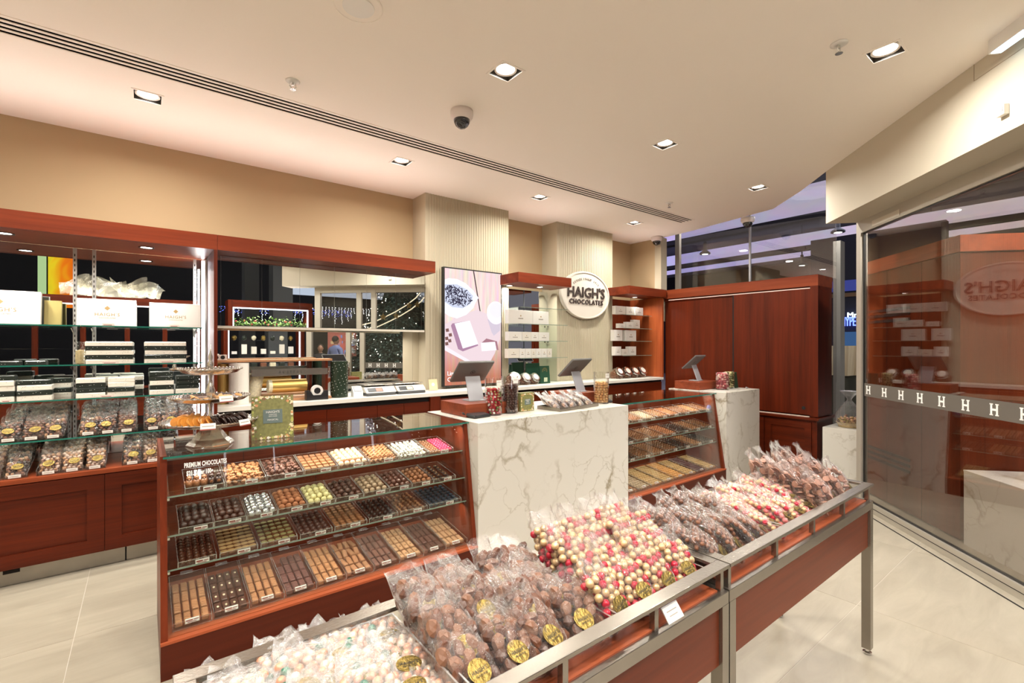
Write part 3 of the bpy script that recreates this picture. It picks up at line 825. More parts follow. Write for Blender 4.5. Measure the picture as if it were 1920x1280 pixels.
sp_ = N(nt,'ShaderNodeSeparateXYZ'); nt.links.new(tcn.outputs['Object'], sp_.inputs[0])
gr = N(nt,'ShaderNodeMapRange'); gr.inputs[1].default_value = 0.1; gr.inputs[2].default_value = .8; nt.links.new(sp_.outputs['Z'], gr.inputs[0])
cm = N(nt,'ShaderNodeMix', data_type='RGBA'); cm.inputs[6].default_value = (.42,.16,.10,1); cm.inputs[7].default_value = (.66,.52,.50,1); nt.links.new(gr.outputs[0], cm.inputs[0])
cv = N(nt,'ShaderNodeMix', data_type='RGBA', blend_type='MULTIPLY'); cv.inputs[0].default_value = .55; nt.links.new(cm.outputs[2], cv.inputs[6]); nt.links.new(nz.outputs['Color'], cv.inputs[7])
em = N(nt,'ShaderNodeEmission'); em.inputs[1].default_value = 1.5; nt.links.new(cv.outputs[2], em.inputs[0]); nt.links.new(em.outputs[0], nt.nodes['Material Output'].inputs[0])
flat('picture_ground', [(0,0),(0,1),(1,1),(1,0)], woodm, 0)
flat('plank_joint', [(.48,0),(.60,.36),(.62,.36),(.50,0)], sg('pic_line',(.10,.06,.07),1), 1)
flat('picture_board', [(0,.66),(.55,.83),(.80,.80),(.88,.73),(.98,.60),(1,.42),(.55,.34),(.25,.40),(0,.48)], sg('pic_board',(.72,.58,.62),1.15), 1)
flat('picture_board_edge', [(0,.66),(0,.70),(.60,.87),(.72,.86),(.80,.80),(.55,.83)], sg('pic_board_e',(.85,.76,.82),1.1), 2)
flat('bowl', [(0,.10)] + [p for p in [(0.06,.085),(.2,.085),(.35,.115),(.48,.17),(.58,.235),(.54,.26),(.48,.33),(.36,.39),(.2,.425),(.08,.41),(0,.385)]], sg('pic_bowl',(.86,.90,1.0),1.15), 3)
flat('bowl_inside', [(0,.14),(.2,.13),(.38,.17),(.48,.22),(.44,.29),(.3,.335),(.12,.33),(0,.29)], sg('pic_bowl_in',(.62,.66,.82),1.0), 4)
mb = MB()
w, h = sx1 - sx0 - .03, sz1 - sz0 - .03
rr = random.Random(3)
for k in range(190):
    a = rr.uniform(0,6.28); q = math.sqrt(rr.random()); cx = .20 + .25*q*math.cos(a); cy = .235 + .085*q*math.sin(a)+.02*math.cos(a)
    if cx < .01: continue
    X = sx0+.015+cx*w; Z = sz1-.015-cy*h; th = rr.uniform(0,3.14); l = rr.uniform(.012,.028); hw=.004
    dx, dz = math.cos(th)*l, math.sin(th)*l; ox, oz = -math.sin(th)*hw, math.cos(th)*hw
    mb.quad((X-dx-ox,yS-.0036,Z-dz-oz),(X+dx-ox,yS-.0036,Z+dz-oz),(X+dx+ox,yS-.0036,Z+dz+oz),(X-dx+ox,yS-.0036,Z-dz+oz))
mb.build('chocolate_shavings', sg('pic_dark',(.035,.028,.055),1.0), scn, True, kind='stuff')
flat('jug', ell(.90,.36,.17,.105), sg('pic_jug',(.95,.93,1.0),1.1), 5)
flat('jug_mouth', ell(.91,.335,.125,.07), sg('pic_jug2',(.80,.78,.86),1.1), 6)
flat('jug_body', [(.74,.42),(.98,.44),(.98,.52),(.86,.57),(.82,.54)], sg('pic_jug3',(.66,.58,.68),1.0), 5)
flat('packet', [(.10,.49),(.12,.47),(.42,.44),(.57,.66),(.30,.71),(.22,.69)], sg('pic_packet_e',(.42,.24,.36),1.0), 5)
flat('packet_front', [(.16,.47),(.42,.44),(.57,.645),(.30,.685)], sg('pic_packet',(.97,.93,1.0),1.15), 6)
flat('small_packet', [(.62,.64),(.72,.595),(.92,.62),(.95,.70),(.70,.70)], sg('pic_choc',(.40,.20,.24),1.0), 5)
flat('small_packet_front', [(.62,.635),(.88,.625),(.91,.70),(.635,.71)], sg('pic_packet',(.97,.93,1.0),1.15), 7)
for k, (cx, cy) in enumerate(((.04,.53),(.09,.57),(.03,.60),(.08,.62),(.03,.645))): flat('chocolate_shard', [(cx-.03,cy-.012),(cx+.02,cy-.018),(cx+.03,cy+.01),(cx-.02,cy+.014)], sg('pic_brown',(.22,.11,.10),1.0), 5)
Ms = xform(scn).inverted()
tl = (sx0+.045, yS-.004, sz0+.155)
text('screen_words', 'Limited Edition', .072, sg('pic_words',(.95,.93,.95),1.3), scn, Ms @ facing(tl), align='LEFT', spacing=.95)
text('screen_words', 'Christmas', .072, sg('pic_words',(.95,.93,.95),1.3), scn, Ms @ facing((tl[0],tl[1],tl[2]-.072)), align='LEFT', spacing=.95)

sg_ = thing('oval_sign', 'oval ivory sign with raised dark lettering mounted on the second fluted pillar', 'sign', (5.20, 4.93, 2.35))
Mo = Matrix.Rotation(R(90), 4, 'X')
OV = mat('sign_ivory', (.68,.63,.55), .5)
MB().lathe([(0,0),(.50,0),(.52,.010),(.52,.045),(.508,.06),(.485,.06),(.478,.048),(0,.048)], n=72, M=Mo, sy=.68, cap=False).build('disc', OV, sg_, smooth=False)
LET = mat('sign_letters', (.05,.035,.03), .45)
text('lettering', "HAIGH'S", .215, LET, sg_, facing((0,-.055,.03)), depth=.008, spacing=1.0, bold=.003)
text('lettering', 'CHOCOLATES', .098, LET, sg_, facing((0,-.055,-.105)), depth=.006, spacing=1.18, bold=.002)
s_ = 'ESTABLISHED 1915'
for k, ch in enumerate(s_):
    if ch == ' ': continue
    a = R(90 + 46 - 92 * k / (len(s_) - 1))
    text('small_lettering', ch, .05, mat('sign_grey', (.42,.36,.31), .5), sg_, Matrix.Translation((.36*math.cos(a), -.052, .245*math.sin(a)-.005)) @ Matrix.Rotation(R(90),4,'X') @ Matrix.Rotation(math.atan2(-math.cos(a)*.68, math.sin(a)),4,'Z'), depth=.003)

# ================================================================ STEEL DISPLAY TABLES
def steel_table(lab, x0, x1, card):
    y0, y1 = .79, 1.262; s = .04
    t = thing('display_table', lab, 'display table', ((x0+x1)/2, (y0+y1)/2, 0))
    for x in (x0, x1-s):
        for y in (y0, y1-s):
            l = MB().box(x,x+s,y,y+s,.03,.755).build('leg', STEEL, t, True)
            MB().lathe([(.012,.0),(.020,.004),(.020,.010),(.008,.014),(.008,.031)], c=(x+s/2,y+s/2,0), n=16).build('foot', CHROME, l, True)
    z0, z1 = .755, .795
    for k, (a,b,c,d) in enumerate(((x0,x1,y0,y0+s),(x0,x1,y1-s,y1),(x0,x0+s,y0+s,y1-s),(x1-s,x1,y0+s,y1-s))):
        MB().box(a,b,c,d,z0,z1).build('frame_rail', STEEL, t, True, bevel=.0015)
    for k, (a,b,c,d) in enumerate(((x0,x1,y0-.004,y0+s),(x0,x1,y1-s,y1+.004),(x0-.0,x0+s,y0+s,y1-s),(x1-s,x1+.0,y0+s,y1-s))):
        MB().box(a,b,c,d,.872,.884).build('guard_rail', STEEL, t, True, bevel=.0015)
    n = 5
    for k in range(n):
        x = x0 + .012 + (x1-x0-.024-.018) * k/(n-1)
        for y in (y0+.012, y1-.030): MB().box(x,x+.018,y,y+.018,z1,.872).build('post', STEEL, t, True)
    MB().box(x0+s-.004,x1-s+.004,y0+s-.02,y1-s+.02,.785,.800).build('deck', WSH, t, True)
    wp = wood('wood_apron', 0, dark=(.09,.015,.005), light=(.19,.038,.013), bands=6)
    MB().box(x0+s,x1-s,y0+.012,y0+.028,.56,.755).build('apron', wp, t, True)
    MB().box(x0+s,x1-s,y1-.028,y1-.012,.56,.755).build('apron', wp, t, True)
    for x in (x0+.012, x1-.028): MB().box(x,x+.016,y0+s,y1-s,.56,.755).build('apron', wp, t, True)
    return t
TB1 = steel_table('brushed steel display table with wooden apron heaped with red and gold balls', .05, 1.518, True)
TB2 = steel_table('second steel display table, set end to end and reaching towards the glass wall', 1.525, 2.995, False)
def tray_box(x0, x1, y0, y1, z, h, lab):
    t = thing('acrylic_bin', lab, 'tray', ((x0+x1)/2,(y0+y1)/2,z))
    th = .004
    MB().box(x0,x1,y0,y1,z,z+th).build('floor', ACRY, t, True)
    for a in ((x0,x1,y0,y0+th),(x0,x1,y1-th,y1),(x0,x0+th,y0+th,y1-th),(x1-th,x1,y0+th,y1-th)):
        w = MB().box(a[0],a[1],a[2],a[3],z+th,z+h).build('wall', ACRY, t, True)
        MB().box(a[0],a[1],a[2],a[3],z+h-.0015,z+h+.0003).build('rim', AEDGE, w, True)
    return t
BINS = []
for k, (a, b, lab) in enumerate(((.10,.535,'clear acrylic bin under the pale pink and green bags'),(.55,.99,'clear acrylic bin under the big bags of chocolate chunks'),(1.01,1.45,'clear acrylic bin under the heaped red and gold bags'),
                         (1.58,2.02,'clear acrylic bin under the bags of almonds on the far table'),(2.04,2.48,'clear acrylic bin under the flat red and gold bags on the far table'),(2.50,2.94,'clear acrylic bin under the bags of pink speckled discs'))):
    BINS.append(tray_box(a, b, .835, 1.215, .8005, .075, lab))
for (u, v, T_, lab) in ((1260,1147,TB1,'white price card clipped to the steel rail below the red and gold bags'),):
    p = on_y(u, v, .785)
    c = thing('price_card', lab, 'price card', p)
    Mc = Matrix.Rotation(R(-38),4,'X')
    MB().box(-.036,.036,-.003,0,-.022,.022,M=Mc).build('card', CARD, c)
    MB().box(-.038,.038,0.001,.003,-.032,.02,M=Mc).build('holder', ACRY, c)
    for q in range(2): MB().box(-.024+.004*q,.022-.004*q,-.0036,-.003,.004-.012*q,.007-.012*q,M=Mc).build('printed_line', GREYINK, c)

# ================================================================ BEYOND THE GLASS
# wooden kiosk back with vent slots
ko = .28
K0 = Vector((5.25,.80,0)); 
kang = math.atan2(GD.y, GD.x)
kt = thing('wooden_kiosk', 'tall wooden kiosk with dark vent slots standing outside the slanted glass', 'kiosk', (K0.x, K0.y, 0), rz=kang)
KW = wood('wood_kiosk', 2, dark=(.055,.009,.003), light=(.15,.030,.009), bands=6)
# local: x along GD (towards the far end), y = left normal => -y is outward GN
MB().box(.0,1.4,-1.5,-.0,0.02,2.36).build('body', KW, kt)
MB().box(-.02,1.42,-1.52,.015,2.365,2.50).build('cornice', wood('wood_cornice', 0, dark=(.17,.03,.012), light=(.38,.09,.035), bands=6), kt)
for z in (1.96, .52):
    for k in range(3): MB().box(.60,1.34,.001,.006,z-.055*k-.014,z-.055*k+.014).build('vent_slot', DARKGAP, kt)
for x in (.45,.95): MB().box(x-.002,x+.002,.0005,.002,.02,2.36).build('panel_joint', DARKGAP, kt)
t = thing('marble_block', 'low veined marble block seen through the slanted glass, a basket on top', 'plinth', (K0.x, K0.y, 0), rz=kang)
MB().box(-1.5,-.035,-1.3,-.0,0,.588).build('body', MARBLE, t)
MB().box(-1.502,-.033,-1.302,.002,.588,.60).build('top_slab', MARBLE, t)
area('outside_lamp', (4.75,-.15,3.1), .3, 0, 26, WARM)
# ================================================================ CHOCOLATES IN THE CASES
def choc(name, c, rough=.35, **k): return mat(name, c, rough, **k)
DK = choc('dark_chocolate', (.035,.013,.008), .42)
MK = choc('milk_chocolate', (.20,.075,.030), .4)
MK2 = choc('tan_chocolate', (.28,.11,.045), .45)
TANC = choc('caramel_chocolate', (.42,.24,.10), .5)
CO = choc('cocoa_dust', (.34,.12,.05), .8, var=.25, scale=90)
SIL = choc('silver_foil', (.75,.75,.76), .22, metal=.9, bump=.5, bscale=120)
YEL = choc('pale_yellow_chocolate', (.66,.56,.27), .55, var=.08, scale=80)
WHC = choc('white_chocolate', (.82,.76,.62), .5)
WHS = choc('speckled_white', (.58,.54,.45), .6, var=.45, scale=220)
ORS = choc('orange_drizzle', (.70,.42,.27), .45, var=.35, scale=120)
RED_ = choc('pink_candy', (.55,.04,.10), .3)
NUT = choc('nutty_cluster', (.38,.155,.06), .55, var=.4, scale=160, bump=.5, bscale=160)
NUTD = choc('dark_cluster', (.12,.045,.028), .4, var=.4, scale=140, bump=.5, bscale=140)
MIXB = choc('marbled_chocolate', (.36,.24,.15), .4, var=.5, scale=70)
BLU = choc('blue_dark_chocolate', (.045,.05,.07), .25)
GRT = choc('pistachio_top', (.30,.24,.10), .5)
ALM = choc('almond_piece', (.75,.62,.42), .6)
def m_ball(m, r=.0145, lv=2, sz=1.0): return MB().blob((0,0,r*sz), r, r, r*sz, lv=lv).mesh('ball', m, True)
def m_cluster(m, r=.014, seed=0):
    rn = random.Random(seed); mb = MB()
    for k in range(4): mb.blob((rn.uniform(-.6,.6)*r, rn.uniform(-.6,.6)*r, r*rn.uniform(.5,1.0)), r*rn.uniform(.5,.75), lv=1, jit=.25, rnd=rn)
    return mb.mesh('cluster', m)
def m_square(m, s=.026, h=.017, r=.003): return MB().rbox(-s/2,s/2,-s/2,s/2,0,h,r).mesh('square', m)
def m_bar(m, w=.031, l=.080, h=.020, m2=None, seed=0):
    mb = MB().rbox(-w/2,w/2,-l/2,l/2,0,h,.006)
    ms = [m]
    for k in range(6): 
        if seed == 1: mb.box(-w/2+.002,w/2-.002,-l/2+.008+k*.012,-l/2+.011+k*.012,h-.001,h+.0012)
    if m2:
        mb.mi = 1; ms.append(m2)
        if seed == 2: mb.blob((0,.002,h+.001), .0065,.009,.004, lv=1)
        if seed == 3: mb.lathe([(.0045,0),(.0065,.001),(.0065,.002),(.0045,.002)], c=(0,-.004,h-.0005), n=10, cap=False)
        mb.mi = 0
    return mb.mesh('bar', ms)
def m_oval(m, m2, rx=.019, ry=.013, h=.016):
    mb = MB(); mb.lathe([(1,0),(1,h*.8)], n=16, M=Matrix.Diagonal((rx,ry,1,1))); mb.mi = 1
    mb.lathe([(1,h*.8),(.88,h),(0,h)], n=16, M=Matrix.Diagonal((rx,ry,1,1)), cap=False)
    return mb.mesh('oval', [m, m2])
def m_ridge(m, r=.013): return MB().lathe([(r*.85,0),(r,.004),(r*.75,.010),(r*.8,.013),(r*.45,.019),(0,.021)], n=12, cap=False).mesh('swirl', m, True)
def m_dome(m, r=.013, h=.017): return MB().lathe([(r,0),(r,.006),(r*.85,h*.75),(r*.4,h),(0,h)], n=12, cap=False).mesh('dome', m, True)
def m_figure(m, m2):
    mb = MB(); mb.lathe([(.016,0),(.020,.010),(.019,.030),(.013,.042)], n=12); mb.blob((0,0,.050), .013, lv=2); mb.blob((0,-.013,.048),.004,.007,.003,lv=1)
    mb.blob((-.019,0,.024),.005,.010,.015,lv=1); mb.blob((.019,0,.024),.005,.010,.015,lv=1); mb.mi = 1
    mb.blob((0,-.011,.022), .011,.010,.015, lv=2)
    return mb.mesh('figure', [m, m2], True)
def m_disc(m, m2, r=.017): 
    mb = MB().lathe([(r,0),(r,.006),(r*.8,.009),(0,.009)], n=14, cap=False); mb.mi = 1; mb.blob((0,0,.010),.006,.005,.003,lv=1)
    return mb.mesh('disc', [m, m2])

CARDM = None
def tray(lab, x0, x1, yf, z, depth, tilt, h=.028, card=1, parent=None, cardhi=False):
    t = thing('acrylic_tray', lab, 'tray', ((x0+x1)/2, yf, z), rot=(tilt,0,0))
    w = (x1-x0)/2; th = .0022
    MB().box(-w,w,0,depth,0,th).build('floor', ACRY, t)
    mb = MB().box(-w,w,0,th,th,h).box(-w,w,depth-th,depth,th,h*.9).box(-w,-w+th,th,depth-th,th,h).box(w-th,w,th,depth-th,th,h)
    mb.build('wall', ACRY, t)
    e = .0016; mb = MB().box(-w,w,-e,0,h-e,h+e).box(-w,w,-e,0,0,e).box(-w-e/2,-w+e,0,depth,h-e,h+e).box(w-e,w+e/2,0,depth,h-e,h+e).box(-w,w,depth,depth+e,h-e,h).box(-w-e,-w+e,-e,0,0,h).box(w-e,w+e,-e,0,0,h)
    mb.build('edge', AEDGE, t)
    if card:
        c = MB().box(-.030,.030,-.004,-.0025,.002,.024).build('price_card', CARD if card == 1 else CARDPINK, t)
        if cardhi: c.location = (.0,.012,.012); c.rotation_euler = (R(-35),0,0)
        else: c.location = (w*.25,-.002,0)
        q = MB().box(-.026,.002,-.0046,-.004,.011,.018).box(.006,.026,-.0046,-.004,.012,.016).box(-.020,.018,-.0046,-.004,.005,.008)
        q.build('print', REDINK, c)
    return t
def put(mesh, t, pos, name, lab, cat, grp, rz=0.0, rx=0.0):
    o = link(name, mesh)
    M = xform(t) @ Matrix.Translation(pos) @ Matrix.Rotation(rz,4,'Z') @ Matrix.Rotation(rx,4,'X')
    o.matrix_world = M
    o.location, o.rotation_euler = M.to_translation(), M.to_euler()
    return tag(o, lab, cat, grp)
rn = random.Random(11)
NUM = ['one','two','three','four','five','six','seven','eight','nine','ten']
def plab(lab, i, j, L=None):
    w = ', row %s from the front, %s across' % (NUM[j], ORD[i])
    if L is not None: w += ', upper' if L else ', lower'
    ws = lab.split()
    return ' '.join(ws[:16 - len(w.replace(',', ' ').split())]) + w
def fill_grid(t, meshes, nx, ny, w, depth, name, lab, grp, jit=.0, pile=0, rz=0.0, dy0=.006, gap=1.0, zz=.003):
    ms = meshes if isinstance(meshes, list) else [meshes]
    sx = (w-.008)/nx; sy = (depth-.012-dy0)/ny
    for L in range(pile+1):
        for j in range(ny-L*1):
            for i in range(nx-L):
                p = ((i-(nx-L-1)/2)*sx*gap + rn.uniform(-jit,jit), dy0 + (j+.5+L*.5)*sy + rn.uniform(-jit,jit)+.004, zz + L*.019)
                put(rn.choice(ms), t, p, name, plab(lab, i, j, L if pile else None), 'chocolate', grp, rz + (rn.uniform(0,6.28) if jit > .002 else rn.uniform(-.04,.04)))
def xs_at(us, Y): return [on_y(u, 900, Y).x for u in us]
# upper shelf of the first case
Y1, Z1 = 2.953, .8395; TI = math.atan2(.055, .285)
B = xs_at((345,422,500,570,634,693,748,804,850), Y1)
spec1 = [('penguin-like chocolate figures',[m_figure(DK,MK),m_figure(MK,MK2)],5,1,0,'chocolate_figure','moulded figure under the price lettering',0),
 ('orange-brown nut clusters',[m_cluster(NUT,.014,s) for s in range(3)],6,7,1,'nut_cluster','golden nut cluster on the upper shelf',.004),
 ('dark fruit clusters',[m_cluster(NUTD,.014,s) for s in range(3)],6,6,1,'fruit_cluster','dark fruit cluster on the upper shelf',.004),
 ('square milk blocks',m_square(MK2,.030,.024),5,5,0,'chocolate_square','square milk block on the upper shelf',0),
 ('orange drizzled white balls',m_ball(ORS,.0165),5,5,1,'drizzled_ball','orange drizzled white ball',.001),
 ('rows of caramel crunch pieces',[m_cluster(NUT,.013,s) for s in (4,5)],6,7,1,'crunch_piece','golden crunch piece beyond the drizzled balls',.001),
 ('white speckled pieces',[m_cluster(WHS,.013,s) for s in (6,7)],7,7,1,'speckled_piece','white speckled piece on the upper shelf',.003),
 ('brown squares',m_dome(MK,.0115,.016),4,8,0,'chocolate_dome','brown domed piece beside the pink balls',0)]
for k, (nm, ms, nx, ny, pl, on, lab, jt) in enumerate(spec1):
    x0, x1 = B[k]+.004, B[k+1]-.004
    t = tray('clear tray of %s, upper shelf, first case' % nm, x0, x1, Y1, Z1, .25, TI)
    if k < 7: fill_grid(t, ms, nx, ny, x1-x0, .24 if k else .12, on, lab, on.replace('_',' ')+'s in their tray', jt, pl, rz=0)
    else:
        w = x1-x0
        for i in range(8):
            for j in range(8):
                pos = ((i-3.5)*w/8.3, .016+j*.029, .003)
                if i < 4: put(ms, t, pos, on, plab(lab, i, j), 'chocolate', 'brown domed pieces')
                else: put(m_pink if 'm_pink' in globals() else globals().setdefault('m_pink', m_ball(RED_,.0115)), t, pos, 'pink_sweet', plab('glossy pink ball on upper shelf', i-4, j), 'sweet', 'pink sweets')
# middle shelf
Y2, Z2 = 2.923, .6495; TI2 = math.atan2(.06, .335)
B = xs_at((334,401,463,521,577,629,682,731,773,813,854), Y2)
spec2 = [('big wrinkled dark truffles',m_ball(DK,.021),4,5,1,'dark_truffle','large wrinkled dark truffle'),
 ('smooth dark truffles',m_ball(choc('dark_truffle',(.06,.022,.014),.35),.0185),4,5,1,'smooth_truffle','smooth truffle beside the silver balls'),
 ('silver foiled balls',m_ball(SIL,.0170),4,6,1,'foil_ball','silver foil wrapped ball'),
 ('cocoa dusted truffles',m_ball(CO,.0175),4,5,1,'cocoa_truffle','cocoa dusted orange-brown truffle'),
 ('pale yellow truffles',m_ball(YEL,.0175),4,5,1,'yellow_truffle','pale yellow truffle'),
 ('dark brown truffles',m_ball(choc('brown_truffle',(.085,.033,.022),.4),.0165),4,5,1,'brown_truffle','brown truffle beyond the yellow truffles'),
 ('marbled truffles',m_ball(MIXB,.0165),4,5,1,'marbled_truffle','marbled brown and cream truffle'),
 ('glossy milk truffles',m_ball(choc('glossy_milk',(.13,.05,.035),.2,coat=.4),.0165),4,5,1,'glossy_truffle','glossy truffle beyond the marbled ones'),
 ('orange-brown dusted truffles',m_ball(choc('rust_truffle',(.27,.10,.04),.6,var=.3,scale=80),.016),4,5,1,'rust_truffle','rust brown dusted truffle'),
 ('dark discs with golden tops',m_disc(DK,TANC),3,6,1,'topped_disc','dark disc with golden topping')]
for k, (nm, ms, nx, ny, pl, on, lab) in enumerate(spec2):
    x0, x1 = B[k]+.003, B[k+1]-.003
    t = tray('clear tray of %s, middle shelf, first case' % nm, x0, x1, Y2, Z2, .27, TI2)
    fill_grid(t, ms, nx, ny, x1-x0, .235, on, lab, on.replace('_',' ')+'s in their tray', .0012, pl)
# lower shelf
Y3, Z3 = 2.903, .4855; TI3 = math.atan2(.06, .415)
B = xs_at((330,409,486,560,625,690,748,803,866), Y3)
spec3 = [('dark ridged swirls over milk pieces',m_ridge(choc('swirl_brown',(.10,.035,.018),.35),.015),5,9,'chocolate_swirl','dark ridged swirl in the first case'),
 ('oval pieces with tan tops',m_oval(MK,TANC),5,7,'tan_oval','oval piece with a tan top'),
 ('oval pieces with olive tops',m_oval(MK,GRT,.017,.012),5,6,'olive_oval','oval piece with an olive top'),
 ('dark round domes',m_dome(choc('dome_brown',(.09,.035,.025),.42),.015,.022),5,7,'dark_dome','dark round dome beyond the ovals'),
 ('milk squares in rows',m_square(choc('square_milk',(.30,.12,.05),.4),.026,.02),5,8,'milk_square','milk chocolate square on lower shelf'),
 ('dark oblong domes',m_dome(DK,.0145,.022),5,7,'glossy_dome','very dark glossy dome'),
 ('nut-sprinkled pieces',[m_cluster(NUT,.012,8),m_dome(MK,.013,.018)],5,8,'sprinkled_piece','nut sprinkled piece on lower shelf'),
 ('dark and bluish squares',m_square(BLU,.024,.018),6,7,'bluish_square','dark bluish chocolate square')]
for k, (nm, ms, nx, ny, on, lab) in enumerate(spec3):
    x0, x1 = B[k]+.008, B[k+1]-.008
    t = tray('clear tray of %s, lower shelf, first case' % nm, x0, x1, Y3, Z3, .30, TI3)
    fill_grid(t, ms, nx, ny, x1-x0, .29, on, lab, on.replace('_',' ')+'s in their tray', .0, 0)
# bottom deck: long trays of bars
Y4, Z4 = 2.875, .186; TI4 = R(9)
B = [X1+.045 + (X2-X1-.085)*k/10 for k in range(11)]
LB = [m_bar(choc('bar_tan',(.38,.17,.075),.5),seed=1), m_bar(choc('bar_dark',(.07,.028,.018),.35),m2=ALM,seed=2,w=.033), m_bar(choc('bar_tan',(.38,.17,.075),.5),seed=1), m_bar(choc('bar_plum',(.14,.055,.045),.45),seed=1,w=.033),
      m_bar(choc('bar_orange',(.42,.19,.08),.5),seed=1), m_bar(choc('bar_milk',(.34,.15,.07),.5),seed=0), m_bar(choc('bar_cocoa',(.15,.065,.045),.4),seed=0), m_bar(choc('bar_beige',(.44,.23,.11),.5),m2=DK,seed=3),
      m_bar(choc('bar_brown',(.11,.045,.03),.4),seed=1), m_bar(choc('bar_sand',(.46,.24,.12),.5),seed=0)]
LN = ['ridged tan bars','dark bars with almond flakes','ridged caramel bars','plum ridged bars','ridged orange-brown bars','loose milk bars','rounded cocoa bars','beige dark-ringed bars','dark brown ridged bars','smooth sand bars']
for k in range(10):
    x0, x1 = B[k]+.004, B[k+1]-.004
    t = tray('lidded tray of %s, bottom deck, first case' % LN[k], x0, x1, Y4, Z4, .44, TI4, h=.04, cardhi=True)
    nr = 4
    for j in range(nr):
        for i in range(4):
            if k == 3 and i == 0 and j >= 3: continue
            p = ((i-1.5)*(x1-x0-.012)/4, .062+j*.093, .003)
            put(LB[k], t, p, 'chocolate_bar', plab('one of the ' + LN[k], i, j), 'chocolate', LN[k], rz=rn.uniform(-.22,.22) if k == 5 else rn.uniform(-.03,.03))
    MB().box(-(x1-x0)/2,(x1-x0)/2,.02,.43,.042,.0435).build('lid', ACRY, t)
    MB().box(-.03,.03,.43,.455,.040,.046).build('lid_grip', AEDGE, t)

# second case: pieces a few pixels across, one joined part per tray
def joined(t, mesh_fn, nx, ny, w, depth, m, name='chocolates'):
    mb = MB()
    sx = (w-.01)/nx; sy = (depth-.02)/ny
    for i in range(nx):
        for j in range(ny):
            mesh_fn(mb, (i-(nx-1)/2)*sx, .012+(j+.5)*sy, .003, sx, sy)
    return mb.build(name, m, t, kind='stuff')
def f_dome(mb, x, y, z, sx, sy): mb.blob((x,y,z+.009), sx*.41, sy*.43, .012, lv=1)
def f_block(mb, x, y, z, sx, sy): mb.rbox(x-sx*.40,x+sx*.40,y-sy*.42,y+sy*.42,z,z+.017,.004,seg=1)
rows = [(Y1,Z1,.26,TI,8,f_dome,6,11,['tan ribbed pieces','dark pieces','black and white pieces','orange wafer rows','rust brown pieces','small brown domes','nutty brown domes','brown domes beside a blue pouch'],[TANC,MK,MIXB,MK2,CO,MK,NUT,MK]),
        (Y2,Z2,.28,TI2,7,f_dome,5,10,['dark domes','milk domes','tan oval domes','cocoa domes','dark glossy ovals','amber ovals','brown ovals'],[DK,MK,MK2,CO,DK,MK2,MK]),
        (Y3,Z3,.31,TI3,7,f_dome,5,10,['black domes','dark cocoa domes','amber domes','dark domes in rows','plain dark pieces','nut brown pieces','black ovals'],[DK,MK,MK2,MK,DK,NUT,DK]),
        (Y4,Z4,.42,TI4,8,f_block,5,10,['tan blocks','grey-brown blocks','beige blocks','sand blocks','orange blocks','brown and sand blocks','dark plum blocks','golden blocks'],[MK2,MIXB,TANC,TANC,choc('orange_block',(.50,.22,.07),.5),TANC,choc('plum_block',(.09,.035,.035),.4),TANC])]
for ri, (Y, Z, dp, ti, n, fn, nx, ny, nms, mts) in enumerate(rows):
    X0, XE = X4+.04, X5-.06
    for k in range(n):
        a, b = X0+(XE-X0)*k/n+.006, X0+(XE-X0)*(k+1)/n-.006
        t = tray('clear tray of %s, %s of the second case' % (nms[k], ['top shelf','middle shelf','lower shelf','bottom deck'][ri]), a, b, Y, Z, dp, ti, cardhi=(ri==3))
        joined(t, fn, nx, ny, b-a, dp-.01, mts[k])
t = thing('blue_pouch', 'small crumpled blue paper pouch at the end of the top shelf in the second case', 'pouch', (X5-.06, 2.97, .86))
MB().blob((0,.01,.0),.035,.03,.05,lv=2,jit=.2).build('pouch', mat('blue_paper', (.12,.10,.25), .5), t)

# ================================================================ BAGS
def bag_profile(v, t, fill):
    if v < fill: return t/2 * max(.12, math.sin(math.pi*(v/fill*.84+.10)))**.6
    k = (v-fill)/(1-fill); return max(.0035, t/2*.42*(1-k)**2)
def film_mesh(w, h, t, seed, fill=.62, nu=10, nv=13, m=None):
    rn = random.Random(seed); vs = []; fs = []
    ph = [rn.uniform(0,6.28) for _ in range(6)]
    for s in (-1, 1):
        for j in range(nv+1):
            v = j/nv
            for i in range(nu+1):
                u = i/nu; e = (1-abs(2*u-1)**4)**.5
                d = bag_profile(v, t, fill) * e
                k = max(0, v-fill)/(1-fill)
                wave = k*(.010*math.sin(9*u+ph[0]) + .008*math.sin(17*u+ph[1])) + k*k*.010*math.sin(5*u+ph[2])
                x = (u-.5)*w*(1+.05*math.sin(3*v+ph[3])) * (1 - .05*k)
                vs.append((x+rn.uniform(-.002,.002), s*d + wave + rn.uniform(-.0022,.0022)*(e>.1), v*h + (rn.uniform(-.006,.006) if j==nv else rn.uniform(-.002,.002))))
    n = (nu+1)*(nv+1)
    for s in (0, 1):
        for j in range(nv):
            for i in range(nu):
                a = s*n + j*(nu+1)+i; q = (a, a+1, a+nu+2, a+nu+1)
                fs.append(q if s == 0 else q[::-1])
    for j in range(nv):
        for i in (0, nu):
            a = j*(nu+1)+i; fs.append((a, a+nu+1, n+a+nu+1, n+a))
    for i in range(nu): fs.append((i, n+i, n+i+1, i+1))
    mb = MB(); mb.add(vs, fs)
    return mb.mesh('film', m or FILM)
